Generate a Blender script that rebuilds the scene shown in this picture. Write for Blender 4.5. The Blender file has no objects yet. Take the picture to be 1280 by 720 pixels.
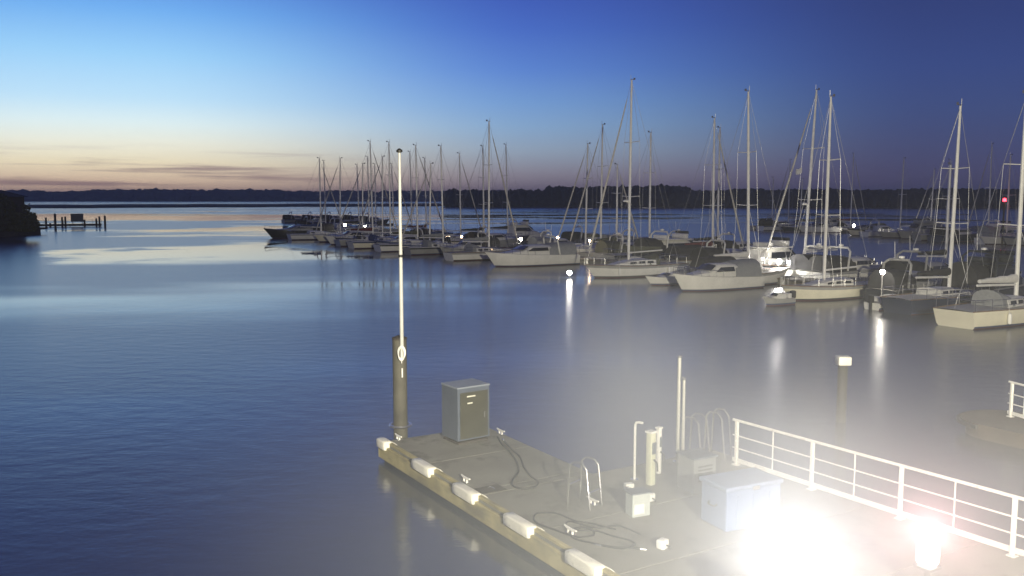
import bpy, bmesh, math, random
from mathutils import Vector, Matrix, noise
R = math.radians
rnd = random.Random(7)
sc = bpy.context.scene
COL = sc.collection

# ------------------------------------------------------------------ camera
H, F, YH = 7.0, 1108.5, 247.0            # eye height, focal length in photo pixels, horizon row
PITCH = math.atan((360 - YH) / F)
cd = bpy.data.cameras.new('camera')
cam = bpy.data.objects.new('camera', cd)
COL.objects.link(cam)
cd.sensor_width = 36
cd.lens = 36 * F / 1280
cd.clip_start, cd.clip_end = 0.1, 12000
cam.location = (0, 0, H)
cam.rotation_euler = (R(90) - PITCH, 0, 0)
sc.camera = cam
CP, SP = math.cos(PITCH), math.sin(PITCH)

def ray(px, py):
    a, b = (px - 640) / F, (360 - py) / F
    return Vector((a, CP + b * SP, -SP + b * CP))

def P(px, py, z=0.0):
    d = ray(px, py)
    return Vector((0, 0, H)) + d * ((z - H) / d.z)

def zat(p, py):
    """height of a point above p (x, y) that stands at row py"""
    k = (360 - py) / F
    return H + p.y * (k * CP - SP) / (CP + k * SP)

# ------------------------------------------------------------------ materials
def srgb(*c):
    return tuple((x / 255 / 12.92) if x / 255 <= .04045 else ((x / 255 + .055) / 1.055) ** 2.4 for x in c)

MATS = {}
def mat(name, col, rough=.6, metal=0., var=.18, scale=3., bump=0., col2=None, spec=.5, bscale=None, detail=6):
    """principled surface whose colour wanders between two tones with a noise"""
    if name in MATS: return MATS[name]
    m = bpy.data.materials.new(name); m.use_nodes = True
    nt = m.node_tree; b = nt.nodes['Principled BSDF']
    b.inputs['Roughness'].default_value = rough
    b.inputs['Metallic'].default_value = metal
    b.inputs['Specular IOR Level'].default_value = spec
    tc = nt.nodes.new('ShaderNodeTexCoord')
    n = nt.nodes.new('ShaderNodeTexNoise'); n.inputs['Scale'].default_value = scale; n.inputs['Detail'].default_value = detail
    nt.links.new(tc.outputs['Object'], n.inputs['Vector'])
    r = nt.nodes.new('ShaderNodeValToRGB')
    r.color_ramp.elements[0].position = .3; r.color_ramp.elements[1].position = .72
    c2 = col2 or tuple(x * (1 - var) for x in col)
    r.color_ramp.elements[0].color = (*c2, 1); r.color_ramp.elements[1].color = (*col, 1)
    nt.links.new(n.outputs[0], r.inputs[0]); nt.links.new(r.outputs[0], b.inputs['Base Color'])
    if bump:
        n2 = nt.nodes.new('ShaderNodeTexNoise'); n2.inputs['Scale'].default_value = bscale or scale * 6; n2.inputs['Detail'].default_value = 5
        nt.links.new(tc.outputs['Object'], n2.inputs['Vector'])
        bp = nt.nodes.new('ShaderNodeBump'); bp.inputs['Strength'].default_value = bump; bp.inputs['Distance'].default_value = .02
        nt.links.new(n2.outputs[0], bp.inputs['Height']); nt.links.new(bp.outputs[0], b.inputs['Normal'])
    MATS[name] = m
    return m

def emit(name, col, strength):
    if name in MATS: return MATS[name]
    m = bpy.data.materials.new(name); m.use_nodes = True
    b = m.node_tree.nodes['Principled BSDF']
    b.inputs['Base Color'].default_value = (.8, .8, .8, 1)
    b.inputs['Emission Color'].default_value = (*col, 1)
    b.inputs['Emission Strength'].default_value = strength
    MATS[name] = m
    return m

gel_white = mat('gelcoat_white', (.78, .77, .72), .3, var=.14, scale=1.3)
gel_cream = mat('gelcoat_cream', (.80, .76, .60), .32, var=.14, scale=1.3)
gel_grey = mat('gelcoat_grey', (.34, .34, .33), .35, var=.2, scale=1.3)
gel_navy = mat('gelcoat_navy', (.02, .03, .07), .25, var=.3, scale=1.3)
gel_dark = mat('gelcoat_charcoal', (.035, .04, .045), .3, var=.3, scale=1.3)
gel_green = mat('gelcoat_green', (.03, .07, .05), .3, var=.3, scale=1.3)
gel_red = mat('gelcoat_red', (.16, .03, .025), .3, var=.3, scale=1.3)
deck_mat = mat('deck_nonslip', (.50, .48, .43), .7, var=.25, scale=4, bump=.2)
teak = mat('teak_deck', (.23, .15, .09), .7, var=.35, scale=6)
roof_mat = mat('coachroof_gelcoat', (.70, .69, .64), .4, var=.12, scale=2)
boot = mat('boot_stripe', (.03, .05, .14), .4, var=.2)
antifoul = mat('antifouling', (.12, .03, .03), .7, var=.3)
glass = mat('tinted_window', (.012, .014, .018), .06, var=.2, spec=.8)
alu = mat('mast_aluminium', (.82, .81, .77), .45, .1, var=.15, scale=2)
steel = mat('stainless_steel', (.6, .6, .6), .25, .9, var=.1)
wire = mat('rigging_wire', (.35, .35, .36), .4, .6, var=.1)
c_white = mat('cover_white', (.66, .65, .62), .8, var=.15, scale=5, bump=.5)
c_blue = mat('cover_blue', (.03, .06, .18), .85, var=.3, scale=5, bump=.5)
c_dark = mat('cover_black', (.03, .03, .032), .85, var=.3, scale=5, bump=.5)
c_olive = mat('cover_olive', (.10, .105, .07), .85, var=.3, scale=5, bump=.5)
c_red = mat('cover_maroon', (.16, .03, .035), .85, var=.3, scale=5, bump=.5)
c_grey = mat('cover_grey', (.27, .28, .29), .85, var=.2, scale=5, bump=.5)
jib_mat = mat('furled_sailcloth', (.60, .58, .52), .8, var=.25, scale=4, bump=.4)
rubber = mat('black_rubber', (.02, .02, .02), .6, var=.3)
wood_dark = mat('weathered_dark_timber', (.06, .05, .042), .85, var=.45, scale=2.5, bump=.6)
wood_pier = mat('pier_planks', (.17, .15, .12), .85, var=.35, scale=1.4, bump=.5)
conc_float = mat('float_concrete', (.22, .21, .19), .9, var=.3, scale=1.5, bump=.4)
white_paint = mat('white_paint', (.80, .79, .75), .4, var=.1, scale=4)
MAT_LAMP = emit('lamp_glass_lit', (1., .93, .80), 110)
MAT_RED = emit('red_lamp_lit', (1., .03, .05), 8)

# ------------------------------------------------------------------ mesh helpers
class MB:
    def __init__(s):
        s.v, s.f, s.m = [], [], []
    def add(s, vs, fs, mi=0, M=None):
        k = len(s.v)
        s.v += [tuple(M @ Vector(q)) if M else tuple(q) for q in vs]
        s.f += [tuple(i + k for i in q) for q in fs]
        s.m += [mi] * len(fs)
    def box(s, c, d, mi=0, M=None, bev=0.0):
        x, y, z = (k / 2 for k in d)
        if bev <= 0:
            vs = [(c[0] + i * x, c[1] + j * y, c[2] + k * z) for i in (-1, 1) for j in (-1, 1) for k in (-1, 1)]
            s.add(vs, [(0, 1, 3, 2), (4, 6, 7, 5), (0, 4, 5, 1), (2, 3, 7, 6), (0, 2, 6, 4), (1, 5, 7, 3)], mi, M)
        else:
            bm = bmesh.new()
            bmesh.ops.create_cube(bm, size=1, matrix=Matrix.Translation(c) @ Matrix.Diagonal((*d, 1)))
            bmesh.ops.bevel(bm, geom=bm.edges[:], offset=bev, segments=2, affect='EDGES', profile=.5)
            bm.verts.index_update()
            s.add([q.co[:] for q in bm.verts], [[q.index for q in f.verts] for f in bm.faces], mi, M); bm.free()
    def tube(s, pts, r, n=6, mi=0, r2=None, caps=True):
        pts = [Vector(p) for p in pts]
        N = len(pts); rings = []
        up0 = None
        for i, p in enumerate(pts):
            t = (pts[min(i + 1, N - 1)] - pts[max(i - 1, 0)]).normalized()
            if up0 is None:
                up0 = Vector((0, 0, 1)) if abs(t.z) < .9 else Vector((1, 0, 0))
            a = t.cross(up0)
            if a.length < 1e-4: a = t.cross(Vector((0, 1, 0)))
            a.normalize(); b = a.cross(t).normalized()
            up0 = b
            rr = r[i] if isinstance(r, (list, tuple)) else (r if r2 is None else r + (r2 - r) * i / (N - 1))
            rings.append([p + (a * math.cos(2 * math.pi * k / n) + b * math.sin(2 * math.pi * k / n)) * rr for k in range(n)])
        vs = [q for ring in rings for q in ring]
        fs = [(i * n + k, i * n + (k + 1) % n, (i + 1) * n + (k + 1) % n, (i + 1) * n + k) for i in range(N - 1) for k in range(n)]
        if caps:
            fs += [tuple(range(n - 1, -1, -1)), tuple((N - 1) * n + k for k in range(n))]
        s.add(vs, fs, mi)
    def lathe(s, prof, n=16, c=(0, 0, 0), mi=0):
        vs = [(c[0] + r * math.cos(2 * math.pi * k / n), c[1] + r * math.sin(2 * math.pi * k / n), c[2] + z) for r, z in prof for k in range(n)]
        fs = [(i * n + k, i * n + (k + 1) % n, (i + 1) * n + (k + 1) % n, (i + 1) * n + k) for i in range(len(prof) - 1) for k in range(n)]
        fs += [tuple(range(n - 1, -1, -1)), tuple((len(prof) - 1) * n + k for k in range(n))]
        s.add(vs, fs, mi)
    def loft(s, rings, mi=0, close=False, cap0=False, cap1=False):
        n = len(rings[0]); vs = [q for r in rings for q in r]
        kk = n if close else n - 1
        fs = [(i * n + k, i * n + (k + 1) % n, (i + 1) * n + (k + 1) % n, (i + 1) * n + k) for i in range(len(rings) - 1) for k in range(kk)]
        if cap0: fs.append(tuple(range(n - 1, -1, -1)))
        if cap1: fs.append(tuple((len(rings) - 1) * n + k for k in range(n)))
        s.add(vs, fs, mi)
    def build(s, name, mats, parent=None, smooth=False, fix=True):
        me = bpy.data.meshes.new(name); me.from_pydata(s.v, [], s.f)
        for m in (mats if isinstance(mats, (list, tuple)) else [mats]): me.materials.append(m)
        me.polygons.foreach_set('material_index', s.m)
        me.polygons.foreach_set('use_smooth', [smooth] * len(me.polygons))
        if fix:
            bm = bmesh.new(); bm.from_mesh(me); bmesh.ops.recalc_face_normals(bm, faces=bm.faces[:]); bm.to_mesh(me); bm.free()
        if smooth:
            me.set_sharp_from_angle(angle=R(40))
        me.update()
        o = bpy.data.objects.new(name, me); COL.objects.link(o)
        if parent: o.parent = parent
        return o

def tag(o, label, cat, group=None, kind=None):
    if label: o['label'] = label
    if cat: o['category'] = cat
    if group: o['group'] = group
    if kind: o['kind'] = kind
    return o

def thing(name, label, cat, loc=(0, 0, 0), rz=0., group=None):
    o = bpy.data.objects.new(name, None); o.empty_display_size = .3; COL.objects.link(o)
    o.location = loc; o.rotation_euler = (0, 0, rz)
    return tag(o, label, cat, group)

def part(name, mb, mats, parent, smooth=False):
    return mb.build(name, mats, parent, smooth)

def structure(name, mb, mats, smooth=False):
    o = mb.build(name, mats, None, smooth); o['kind'] = 'structure'; return o

def light(name, loc, power, col, radius=.1, kind='POINT', parent=None):
    l = bpy.data.lights.new(name, kind); l.energy = power; l.color = col
    if kind != 'SUN': l.shadow_soft_size = radius
    o = bpy.data.objects.new(name, l); COL.objects.link(o); o.location = loc
    if parent: o.parent = parent
    return o

# ------------------------------------------------------------------ sky
w = bpy.data.worlds.new('World'); sc.world = w; w.use_nodes = True
nt = w.node_tree; bg = nt.nodes['Background']
SUN_AZ, SUN_EL = -25.0, -3.5
N = nt.nodes.new; LK = nt.links.new
sky = N('ShaderNodeTexSky'); sky.sky_type = 'NISHITA'; sky.sun_disc = False
sky.sun_elevation = R(SUN_EL); sky.sun_rotation = R(SUN_AZ); sky.dust_density = .6; sky.ozone_density = 4
def M1(op, a, b=None, c=None, clamp=False):
    n = N('ShaderNodeMath'); n.operation = op; n.use_clamp = clamp
    for i, x in enumerate((a, b, c)):
        if x is None: continue
        if isinstance(x, (int, float)): n.inputs[i].default_value = x
        else: LK(x, n.inputs[i])
    return n.outputs[0]
tc = N('ShaderNodeTexCoord')
sep = N('ShaderNodeSeparateXYZ'); LK(tc.outputs['Generated'], sep.inputs[0])
X, Y, Z = sep.outputs
elev = M1('MULTIPLY', M1('ARCSINE', Z), 180 / math.pi)                 # degrees above the horizon
azim = M1('MULTIPLY', M1('ARCTAN2', X, Y), 180 / math.pi)              # degrees right of the view axis
dist = M1('ABSOLUTE', M1('SUBTRACT', azim, SUN_AZ))
dist = M1('MINIMUM', dist, M1('SUBTRACT', 360., dist))
def ramp(stops):
    r = N('ShaderNodeValToRGB'); cr = r.color_ramp
    cr.interpolation = 'EASE' if False else 'LINEAR'
    for i, (e, c) in enumerate(stops):
        el = cr.elements[i] if i < 2 else cr.elements.new(1.)
        el.position = e / 90; el.color = (*srgb(*c), 1)
    LK(M1('DIVIDE', elev, 90.), r.inputs[0])
    return r.outputs[0]
ra = ramp([(0, (222, 186, 170)), (1.0, (240, 214, 186)), (2.1, (252, 240, 206)), (3.2, (250, 250, 230)), (4.4, (232, 250, 248)),
           (5.8, (196, 233, 251)), (8.3, (158, 213, 247)), (10.8, (112, 177, 236)), (13.2, (74, 130, 212)), (20, (27, 46, 118)), (45, (16, 26, 84)), (90, (14, 20, 66))])
rb = ramp([(0, (118, 108, 128)), (1.5, (140, 140, 158)), (3, (146, 166, 188)), (4.5, (132, 168, 204)), (6, (112, 155, 207)), (8, (84, 128, 202)),
           (10.5, (60, 99, 186)), (13, (46, 76, 166)), (20, (26, 42, 116)), (45, (16, 26, 84)), (90, (14, 20, 66))])
rc = ramp([(0, (64, 68, 102)), (2, (55, 66, 110)), (5, (45, 65, 116)), (7.5, (37, 59, 116)), (10, (31, 50, 105)), (13, (26, 40, 90)), (25, (22, 31, 84)), (90, (14, 20, 66))])
def mix(f, a, b, typ='MIX'):
    n = N('ShaderNodeMix'); n.data_type = 'RGBA'; n.blend_type = typ
    if isinstance(f, (int, float)): n.inputs[0].default_value = f
    else: LK(f, n.inputs[0])
    for i, x in ((6, a), (7, b)):
        if isinstance(x, tuple): n.inputs[i].default_value = (*x, 1)
        else: LK(x, n.inputs[i])
    return n.outputs[2]
f1 = N('ShaderNodeMapRange'); f1.interpolation_type = 'SMOOTHSTEP'; f1.inputs['From Min'].default_value = 2; f1.inputs['From Max'].default_value = 27; LK(dist, f1.inputs[0])
f2 = N('ShaderNodeMapRange'); f2.interpolation_type = 'SMOOTHSTEP'; f2.inputs['From Min'].default_value = 22; f2.inputs['From Max'].default_value = 50; LK(dist, f2.inputs[0])
col = mix(f2.outputs[0], mix(f1.outputs[0], ra, rb), rc)
# thin streaks of cloud low over the sunset
cv = N('ShaderNodeCombineXYZ'); LK(M1('MULTIPLY', azim, .085), cv.inputs[0]); LK(M1('MULTIPLY', elev, 2.1), cv.inputs[1])
cn = N('ShaderNodeTexNoise'); cn.inputs['Scale'].default_value = 1.; cn.inputs['Detail'].default_value = 5; cn.inputs['Roughness'].default_value = .55; LK(cv.outputs[0], cn.inputs['Vector'])
cf = N('ShaderNodeMapRange'); cf.interpolation_type = 'SMOOTHSTEP'; cf.inputs['From Min'].default_value = .47; cf.inputs['From Max'].default_value = .66; LK(cn.outputs[0], cf.inputs[0])
band = N('ShaderNodeMapRange'); band.interpolation_type = 'SMOOTHSTEP'; band.inputs['From Min'].default_value = 3.4; band.inputs['From Max'].default_value = 1.6; LK(elev, band.inputs[0])
side = N('ShaderNodeMapRange'); side.interpolation_type = 'SMOOTHSTEP'; side.inputs['From Min'].default_value = 22; side.inputs['From Max'].default_value = 8; LK(dist, side.inputs[0])
cfac = M1('MULTIPLY', M1('MULTIPLY', cf.outputs[0], band.outputs[0]), M1('MULTIPLY', side.outputs[0], .75))
col = mix(cfac, col, srgb(140, 118, 128))
nis = mix(1., sky.outputs[0], (120., 120., 120.), 'MULTIPLY')
cus = mix(1., col, (10., 10., 10.), 'MULTIPLY')
LK(mix(.06, cus, nis), bg.inputs[0])
bg.inputs[1].default_value = 0.1
sun = light('sun', (-40, 80, 30), .02, (1, .72, .5), kind='SUN'); sun.data.angle = R(50)
sun.rotation_euler = (R(90 - 1.5), 0, R(180 - SUN_AZ))
sc.view_settings.view_transform = 'Standard'; sc.view_settings.look = 'None'
sc.view_settings.exposure = 0; sc.view_settings.gamma = 1

# ------------------------------------------------------------------ water
def water_mat():
    m = bpy.data.materials.new('harbour_water'); m.use_nodes = True
    nt = m.node_tree; b = nt.nodes['Principled BSDF']
    b.inputs['Base Color'].default_value = (.016, .026, .055, 1)
    b.inputs['IOR'].default_value = 2.0
    g = nt.nodes.new('ShaderNodeNewGeometry')
    def nz(scale, sx, sy, detail, rot=0.):
        mp = nt.nodes.new('ShaderNodeMapping'); mp.inputs['Scale'].default_value = (sx, sy, 1); mp.inputs['Rotation'].default_value = (0, 0, rot)
        nt.links.new(g.outputs['Position'], mp.inputs[0])
        n = nt.nodes.new('ShaderNodeTexNoise'); n.inputs['Scale'].default_value = scale; n.inputs['Detail'].default_value = detail
        nt.links.new(mp.outputs[0], n.inputs['Vector']); return n.outputs[0]
    # wind patches: where the surface is calm the low bright sky is mirrored
    patch = nz(1., .012, .030, 3, R(12))
    mr = nt.nodes.new('ShaderNodeMapRange'); mr.interpolation_type = 'SMOOTHSTEP'
    mr.inputs['From Min'].default_value = .26; mr.inputs['From Max'].default_value = .48
    px_ = nt.nodes.new('ShaderNodeSeparateXYZ'); nt.links.new(g.outputs['Position'], px_.inputs[0])
    def mth(op, a, b=None):
        n = nt.nodes.new('ShaderNodeMath'); n.operation = op
        for i, q in enumerate((a, b)):
            if q is None: continue
            if isinstance(q, (int, float)): n.inputs[i].default_value = q
            else: nt.links.new(q, n.inputs[i])
        return n.outputs[0]
    wob = nz(1., .045, .045, 6)
    tot = patch
    for cx, cy, rx, ry, amt in ((-50, 114, 30, 24, .42), (-60, 205, 15, 26, .30), (-165, 310, 80, 45, .34), (-16, 66, 26, 7, .05), (20, 340, 150, 70, .2), (-78, 116, 22, 30, -.55), (-45, 55, 30, 12, .06), (-500, 1350, 1200, 420, -.3)):
        ex = mth('POWER', mth('DIVIDE', mth('ADD', px_.outputs[0], mth('MULTIPLY', mth('SUBTRACT', wob, .5), rx * 4.)), 1.0), 1.0)
        ex = mth('DIVIDE', mth('SUBTRACT', ex, cx), rx)
        ey = mth('DIVIDE', mth('SUBTRACT', mth('ADD', px_.outputs[1], mth('MULTIPLY', mth('SUBTRACT', wob, .5), ry * 2.6)), cy), ry)
        r2 = mth('ADD', mth('MULTIPLY', ex, ex), mth('MULTIPLY', ey, ey))
        gs = mth('EXPONENT', mth('MULTIPLY', r2, -1.))
        tot = mth('SUBTRACT', tot, mth('MULTIPLY', gs, amt))
    nt.links.new(tot, mr.inputs[0])
    rr = nt.nodes.new('ShaderNodeMapRange'); rr.inputs['To Min'].default_value = .015; rr.inputs['To Max'].default_value = .24
    nt.links.new(mr.outputs[0], rr.inputs[0]); nt.links.new(rr.outputs[0], b.inputs['Roughness'])
    st = nt.nodes.new('ShaderNodeMapRange'); st.inputs['To Min'].default_value = .006; st.inputs['To Max'].default_value = .17
    nt.links.new(mr.outputs[0], st.inputs[0])
    h1 = nz(1., .9, 1.6, 4, R(8)); h2 = nz(1., 4.0, 6.0, 3, R(-10))
    ad = nt.nodes.new('ShaderNodeMath'); ad.operation = 'MULTIPLY_ADD'; ad.inputs[1].default_value = .25
    nt.links.new(h2, ad.inputs[0]); nt.links.new(h1, ad.inputs[2])
    bp = nt.nodes.new('ShaderNodeBump'); bp.inputs['Distance'].default_value = .10
    nt.links.new(st.outputs[0], bp.inputs['Strength']); nt.links.new(ad.outputs[0], bp.inputs['Height'])
    nt.links.new(bp.outputs[0], b.inputs['Normal'])
    return m
mb = MB(); mb.add([(-2600, -60, 0), (2600, -60, 0), (2600, 2560, 0), (-2600, 2560, 0)], [(0, 1, 2, 3)])
structure('water', mb, water_mat())

# ------------------------------------------------------------------ far land and woods
land_mat = mat('dark_land', (.035, .036, .03), .95, var=.4, scale=.03)
leaf_mat = mat('far_foliage', (.05, .058, .035), .95, var=.45, scale=.05)
def land(name, pts, depth, h):
    """low land behind a shoreline given as points (x, y)"""
    mb = MB(); rings = []
    for i, (x, y) in enumerate(pts):
        d = Vector((x, y)).normalized()
        prof = [(0, -.3), (.03, .4 * h), (.12, h), (1., h * 1.05), (1., -.3)]
        rings.append([(x + d.x * depth * t, y + d.y * depth * t, z + (noise.noise((x * .02, y * .02, t)) * .25 * h if 0 < t < 1 else 0)) for t, z in prof])
    mb.loft(rings)
    return structure(name, mb, land_mat, False)
def shoreline(px0, px1, d0, d1, n, wob):
    out = []
    for i in range(n + 1):
        t = i / n; px = px0 + (px1 - px0) * t; d = d0 + (d1 - d0) * t
        d *= 1 + wob * noise.noise((px * .012, d0 * .01, 0))
        out.append(((px - 640) / F * d, d))
    return out
def woods(name, line, rows, hfun, wid, seed, label):
    rn = random.Random(seed); mb = MB()
    ico = bmesh.new(); bmesh.ops.create_icosphere(ico, subdivisions=2, radius=1)
    ico.verts.index_update()
    iv = [q.co.copy() for q in ico.verts]; jf = [[q.index for q in f.verts] for f in ico.faces]; ico.free()
    for i in range(len(line) - 1):
        (x0, y0), (x1, y1) = line[i], line[i + 1]
        L = math.hypot(x1 - x0, y1 - y0); k = max(1, int(L / (wid * .4)))
        for j in range(k):
            t = (j + rn.random()) / k
            for r in range(rows):
                x, y = x0 + (x1 - x0) * t, y0 + (y1 - y0) * t
                d = Vector((x, y)); px = 640 + F * x / y
                q = d + d.normalized() * (8 + r * wid * .7 + rn.uniform(0, wid * .6))
                h = hfun(px) * (rn.uniform(.90, 1.0) if rn.random() > .08 else rn.uniform(1.0, 1.05)) * (1 - .10 * (r == 0))
                rw = wid * rn.uniform(.6, 1.0)
                o = Vector((rn.uniform(0, 99), rn.uniform(0, 99), 0))
                vs = []
                for c in iv:
                    f = 1 + .26 * noise.noise(c * 1.9 + o)
                    vs.append((q.x + c.x * rw * f, q.y + c.y * rw * f, h * .46 + c.z * h * .54 * f))
                mb.add(vs, jf)
    o = mb.build(name, leaf_mat, None, False, fix=False)
    return tag(o, label, 'woods', None, 'stuff')
far_l = shoreline(-160, 700, 1650, 1650, 30, .02)
land('far_shore', far_l, 500, 1.5)
woods('far_woods', far_l, 2, lambda px: 21 + 3.0 * math.exp(-((px - 200) / 55) ** 2) + 2.5 * math.exp(-((px - 300) / 60) ** 2) + 2.5 * noise.noise((px * .02, 1, 0)), 15, 3,
      'long dark wood on the far shore under the sunset')
far_r = shoreline(560, 1500, 640, 560, 40, .05)
land('wooded_shore', far_r, 260, 1.2)
def hr(px):
    base = 13.0 + 1.2 * noise.noise((px * .02, 5, 0))
    if 684 < px < 862: base += 2.4
    return base
woods('shore_woods', far_r, 5, hr, 6.5, 5, 'dark wood along the shore behind the marina masts')
spit = shoreline(-150, 606, 520, 740, 26, .05)
def spit_land():
    mb = MB(); rings = []
    for i, (x, y) in enumerate(spit):
        d = Vector((x, y)).normalized(); px = 640 + F * x / y
        k = min(1, max(0.0, (606 - px) / 60)); dep = 40 + 50 * k
        gap = 1.0
        if 338 < px < 358: gap = .9
        rings.append([(x + d.x * dep * t, y + d.y * dep * t, z) for t, z in [(0, -.3), (.06, 1.1 * gap), (.3, (1.7 + .5 * noise.noise((px * .05, 0, 0))) * gap), (.8, (2.0 + .5 * noise.noise((px * .05, 3, 0))) * gap * (.4 + .6 * k)), (1., -.3)]])
    mb.loft(rings, cap0=True, cap1=True)
    structure('spit', mb, land_mat)
spit_land()

# ------------------------------------------------------------------ boats
def hull_rings(L, B, fb_bow, fb_mid, fb_aft, bow_over=.9, transom=.78, aft_over=.0, depth=.45, n=14, full=.5):
    """cross-sections from transom (-x) to bow (+x); each runs port sheer -> keel -> starboard sheer"""
    rings = []; sheer = []
    for i in range(n + 1):
        t = i / n
        x = -L / 2 + L * t
        if t < full: b = transom + (1 - transom) * math.sin(t / full * math.pi / 2)
        else: b = max(.012, (1 - ((t - full) / (1 - full)) ** 2.1))
        b *= B / 2
        zs = fb_aft + (fb_mid - fb_aft) * min(1, t / .45) if t < .45 else fb_mid + (fb_bow - fb_mid) * ((t - .45) / .55) ** 1.6
        sh = bow_over * max(0, (t - .72) / .28) ** 1.4
        sa = aft_over * max(0, (.1 - t) / .1)
        pr = []
        for (yy, zz, k) in ((1.0, zs, 0), (.985, zs * .80, .2), (.95, .16, .80), (.90, .06, .9), (.55, -depth * .7, 1.15), (0, -depth, 1.3)):
            pr.append((x - sh * k + sa * k, b * yy, zz))
        rings.append(pr + [(a, -bb, c) for a, bb, c in reversed(pr[:-1])])
        sheer.append((x, b, zs))
    return rings, sheer

def hull_part(root, rings, m_hull, m_stripe=None, m_bottom=None):
    mb = MB(); n = len(rings[0])
    vs = [q for r in rings for q in r]
    fs, ms = [], []
    for i in range(len(rings) - 1):
        for k in range(n - 1):
            kk = min(k, n - 2 - k)
            fs.append((i * n + k, i * n + k + 1, (i + 1) * n + k + 1, (i + 1) * n + k))
            ms.append({0: 3, 1: 0, 2: 1}.get(kk, 2))
    fs.append(tuple(range(n))); ms.append(0)
    mb.v, mb.f, mb.m = vs, fs, ms
    band = rnd.choice([m_hull, m_hull, boot, gel_dark, gel_grey, c_blue]) if m_hull in (gel_white, gel_cream, gel_grey) else m_hull
    return mb.build('hull', [m_hull, m_stripe or boot, m_bottom or antifoul, band], root, True)

def at_sheer(sheer, x):
    for i in range(len(sheer) - 1):
        if sheer[i][0] <= x <= sheer[i + 1][0]:
            t = (x - sheer[i][0]) / (sheer[i + 1][0] - sheer[i][0])
            return tuple(sheer[i][k] + (sheer[i + 1][k] - sheer[i][k]) * t for k in range(3))
    return sheer[-1] if x > 0 else sheer[0]

def deck_part(root, sheer, m, camber=.07):
    mb = MB(); rings = []
    for x, b, z in sheer:
        rings.append([(x, b * .97, z - .012), (x, b * .5, z + camber * .7), (x, 0, z + camber), (x, -b * .5, z + camber * .7), (x, -b * .97, z - .012)])
    mb.loft(rings)
    return mb.build('deck', m, root, True)

def toe_rail(root, sheer, m):
    mb = MB()
    for s in (-1, 1):
        mb.tube([(x, s * b * .985, z + .02) for x, b, z in sheer], .035, 5)
    return mb.build('toe_rail', m, root)

def coachroof(root, x0, x1, w0, w1, z0, h, m, wins=3):
    mb = MB(); rings = []
    n = 8
    for i in range(n + 1):
        t = i / n; x = x0 + (x1 - x0) * t; ww = (w0 + (w1 - w0) * t) / 2
        hh = h * (1 - .72 * max(0, (t - .35) / .65) ** 1.5)
        rings.append([(x, ww, z0), (x, ww * .93, z0 + hh * .85), (x, ww * .6, z0 + hh), (x, 0, z0 + hh * 1.08), (x, -ww * .6, z0 + hh), (x, -ww * .93, z0 + hh * .85), (x, -ww, z0)])
    mb.loft(rings, cap0=True, cap1=True)
    o = mb.build('coachroof', m, root, True)
    for s in (-1, 1):
        for k in range(wins):
            ta = .06 + k * .21; tb = ta + .15
            q = MB(); c = []
            for t in (ta, tb):
                ww = (w0 + (w1 - w0) * t) / 2; hh = h * (1 - .72 * max(0, (t - .35) / .65) ** 1.5); x = x0 + (x1 - x0) * t
                c += [(x, s * (ww * .985 + .012), z0 + hh * .30), (x, s * (ww * .95 + .012), z0 + hh * .70)]
            inner = [(a, b - s * .02, z) for a, b, z in c]
            q.add(c + inner, [(0, 1, 3, 2), (4, 6, 7, 5), (0, 2, 6, 4), (1, 5, 7, 3), (0, 4, 5, 1), (2, 3, 7, 6)])
            part('window', q, glass, o)
    return o

def arch_cover(x0, x1, w, z0, h, h1=None, n=8):
    mb = MB(); rings = []
    h1 = h if h1 is None else h1
    for i in range(4):
        t = i / 3; x = x0 + (x1 - x0) * t; hh = h + (h1 - h) * t + .06 * math.sin(t * math.pi)
        rings.append([(x, w / 2 * math.cos(math.pi * k / n) * (1 if k not in (0, n) else 1.02), z0 + hh * (math.sin(math.pi * k / n) ** .6)) for k in range(n + 1)])
    mb.loft(rings, cap0=True, cap1=True)
    return mb

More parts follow.
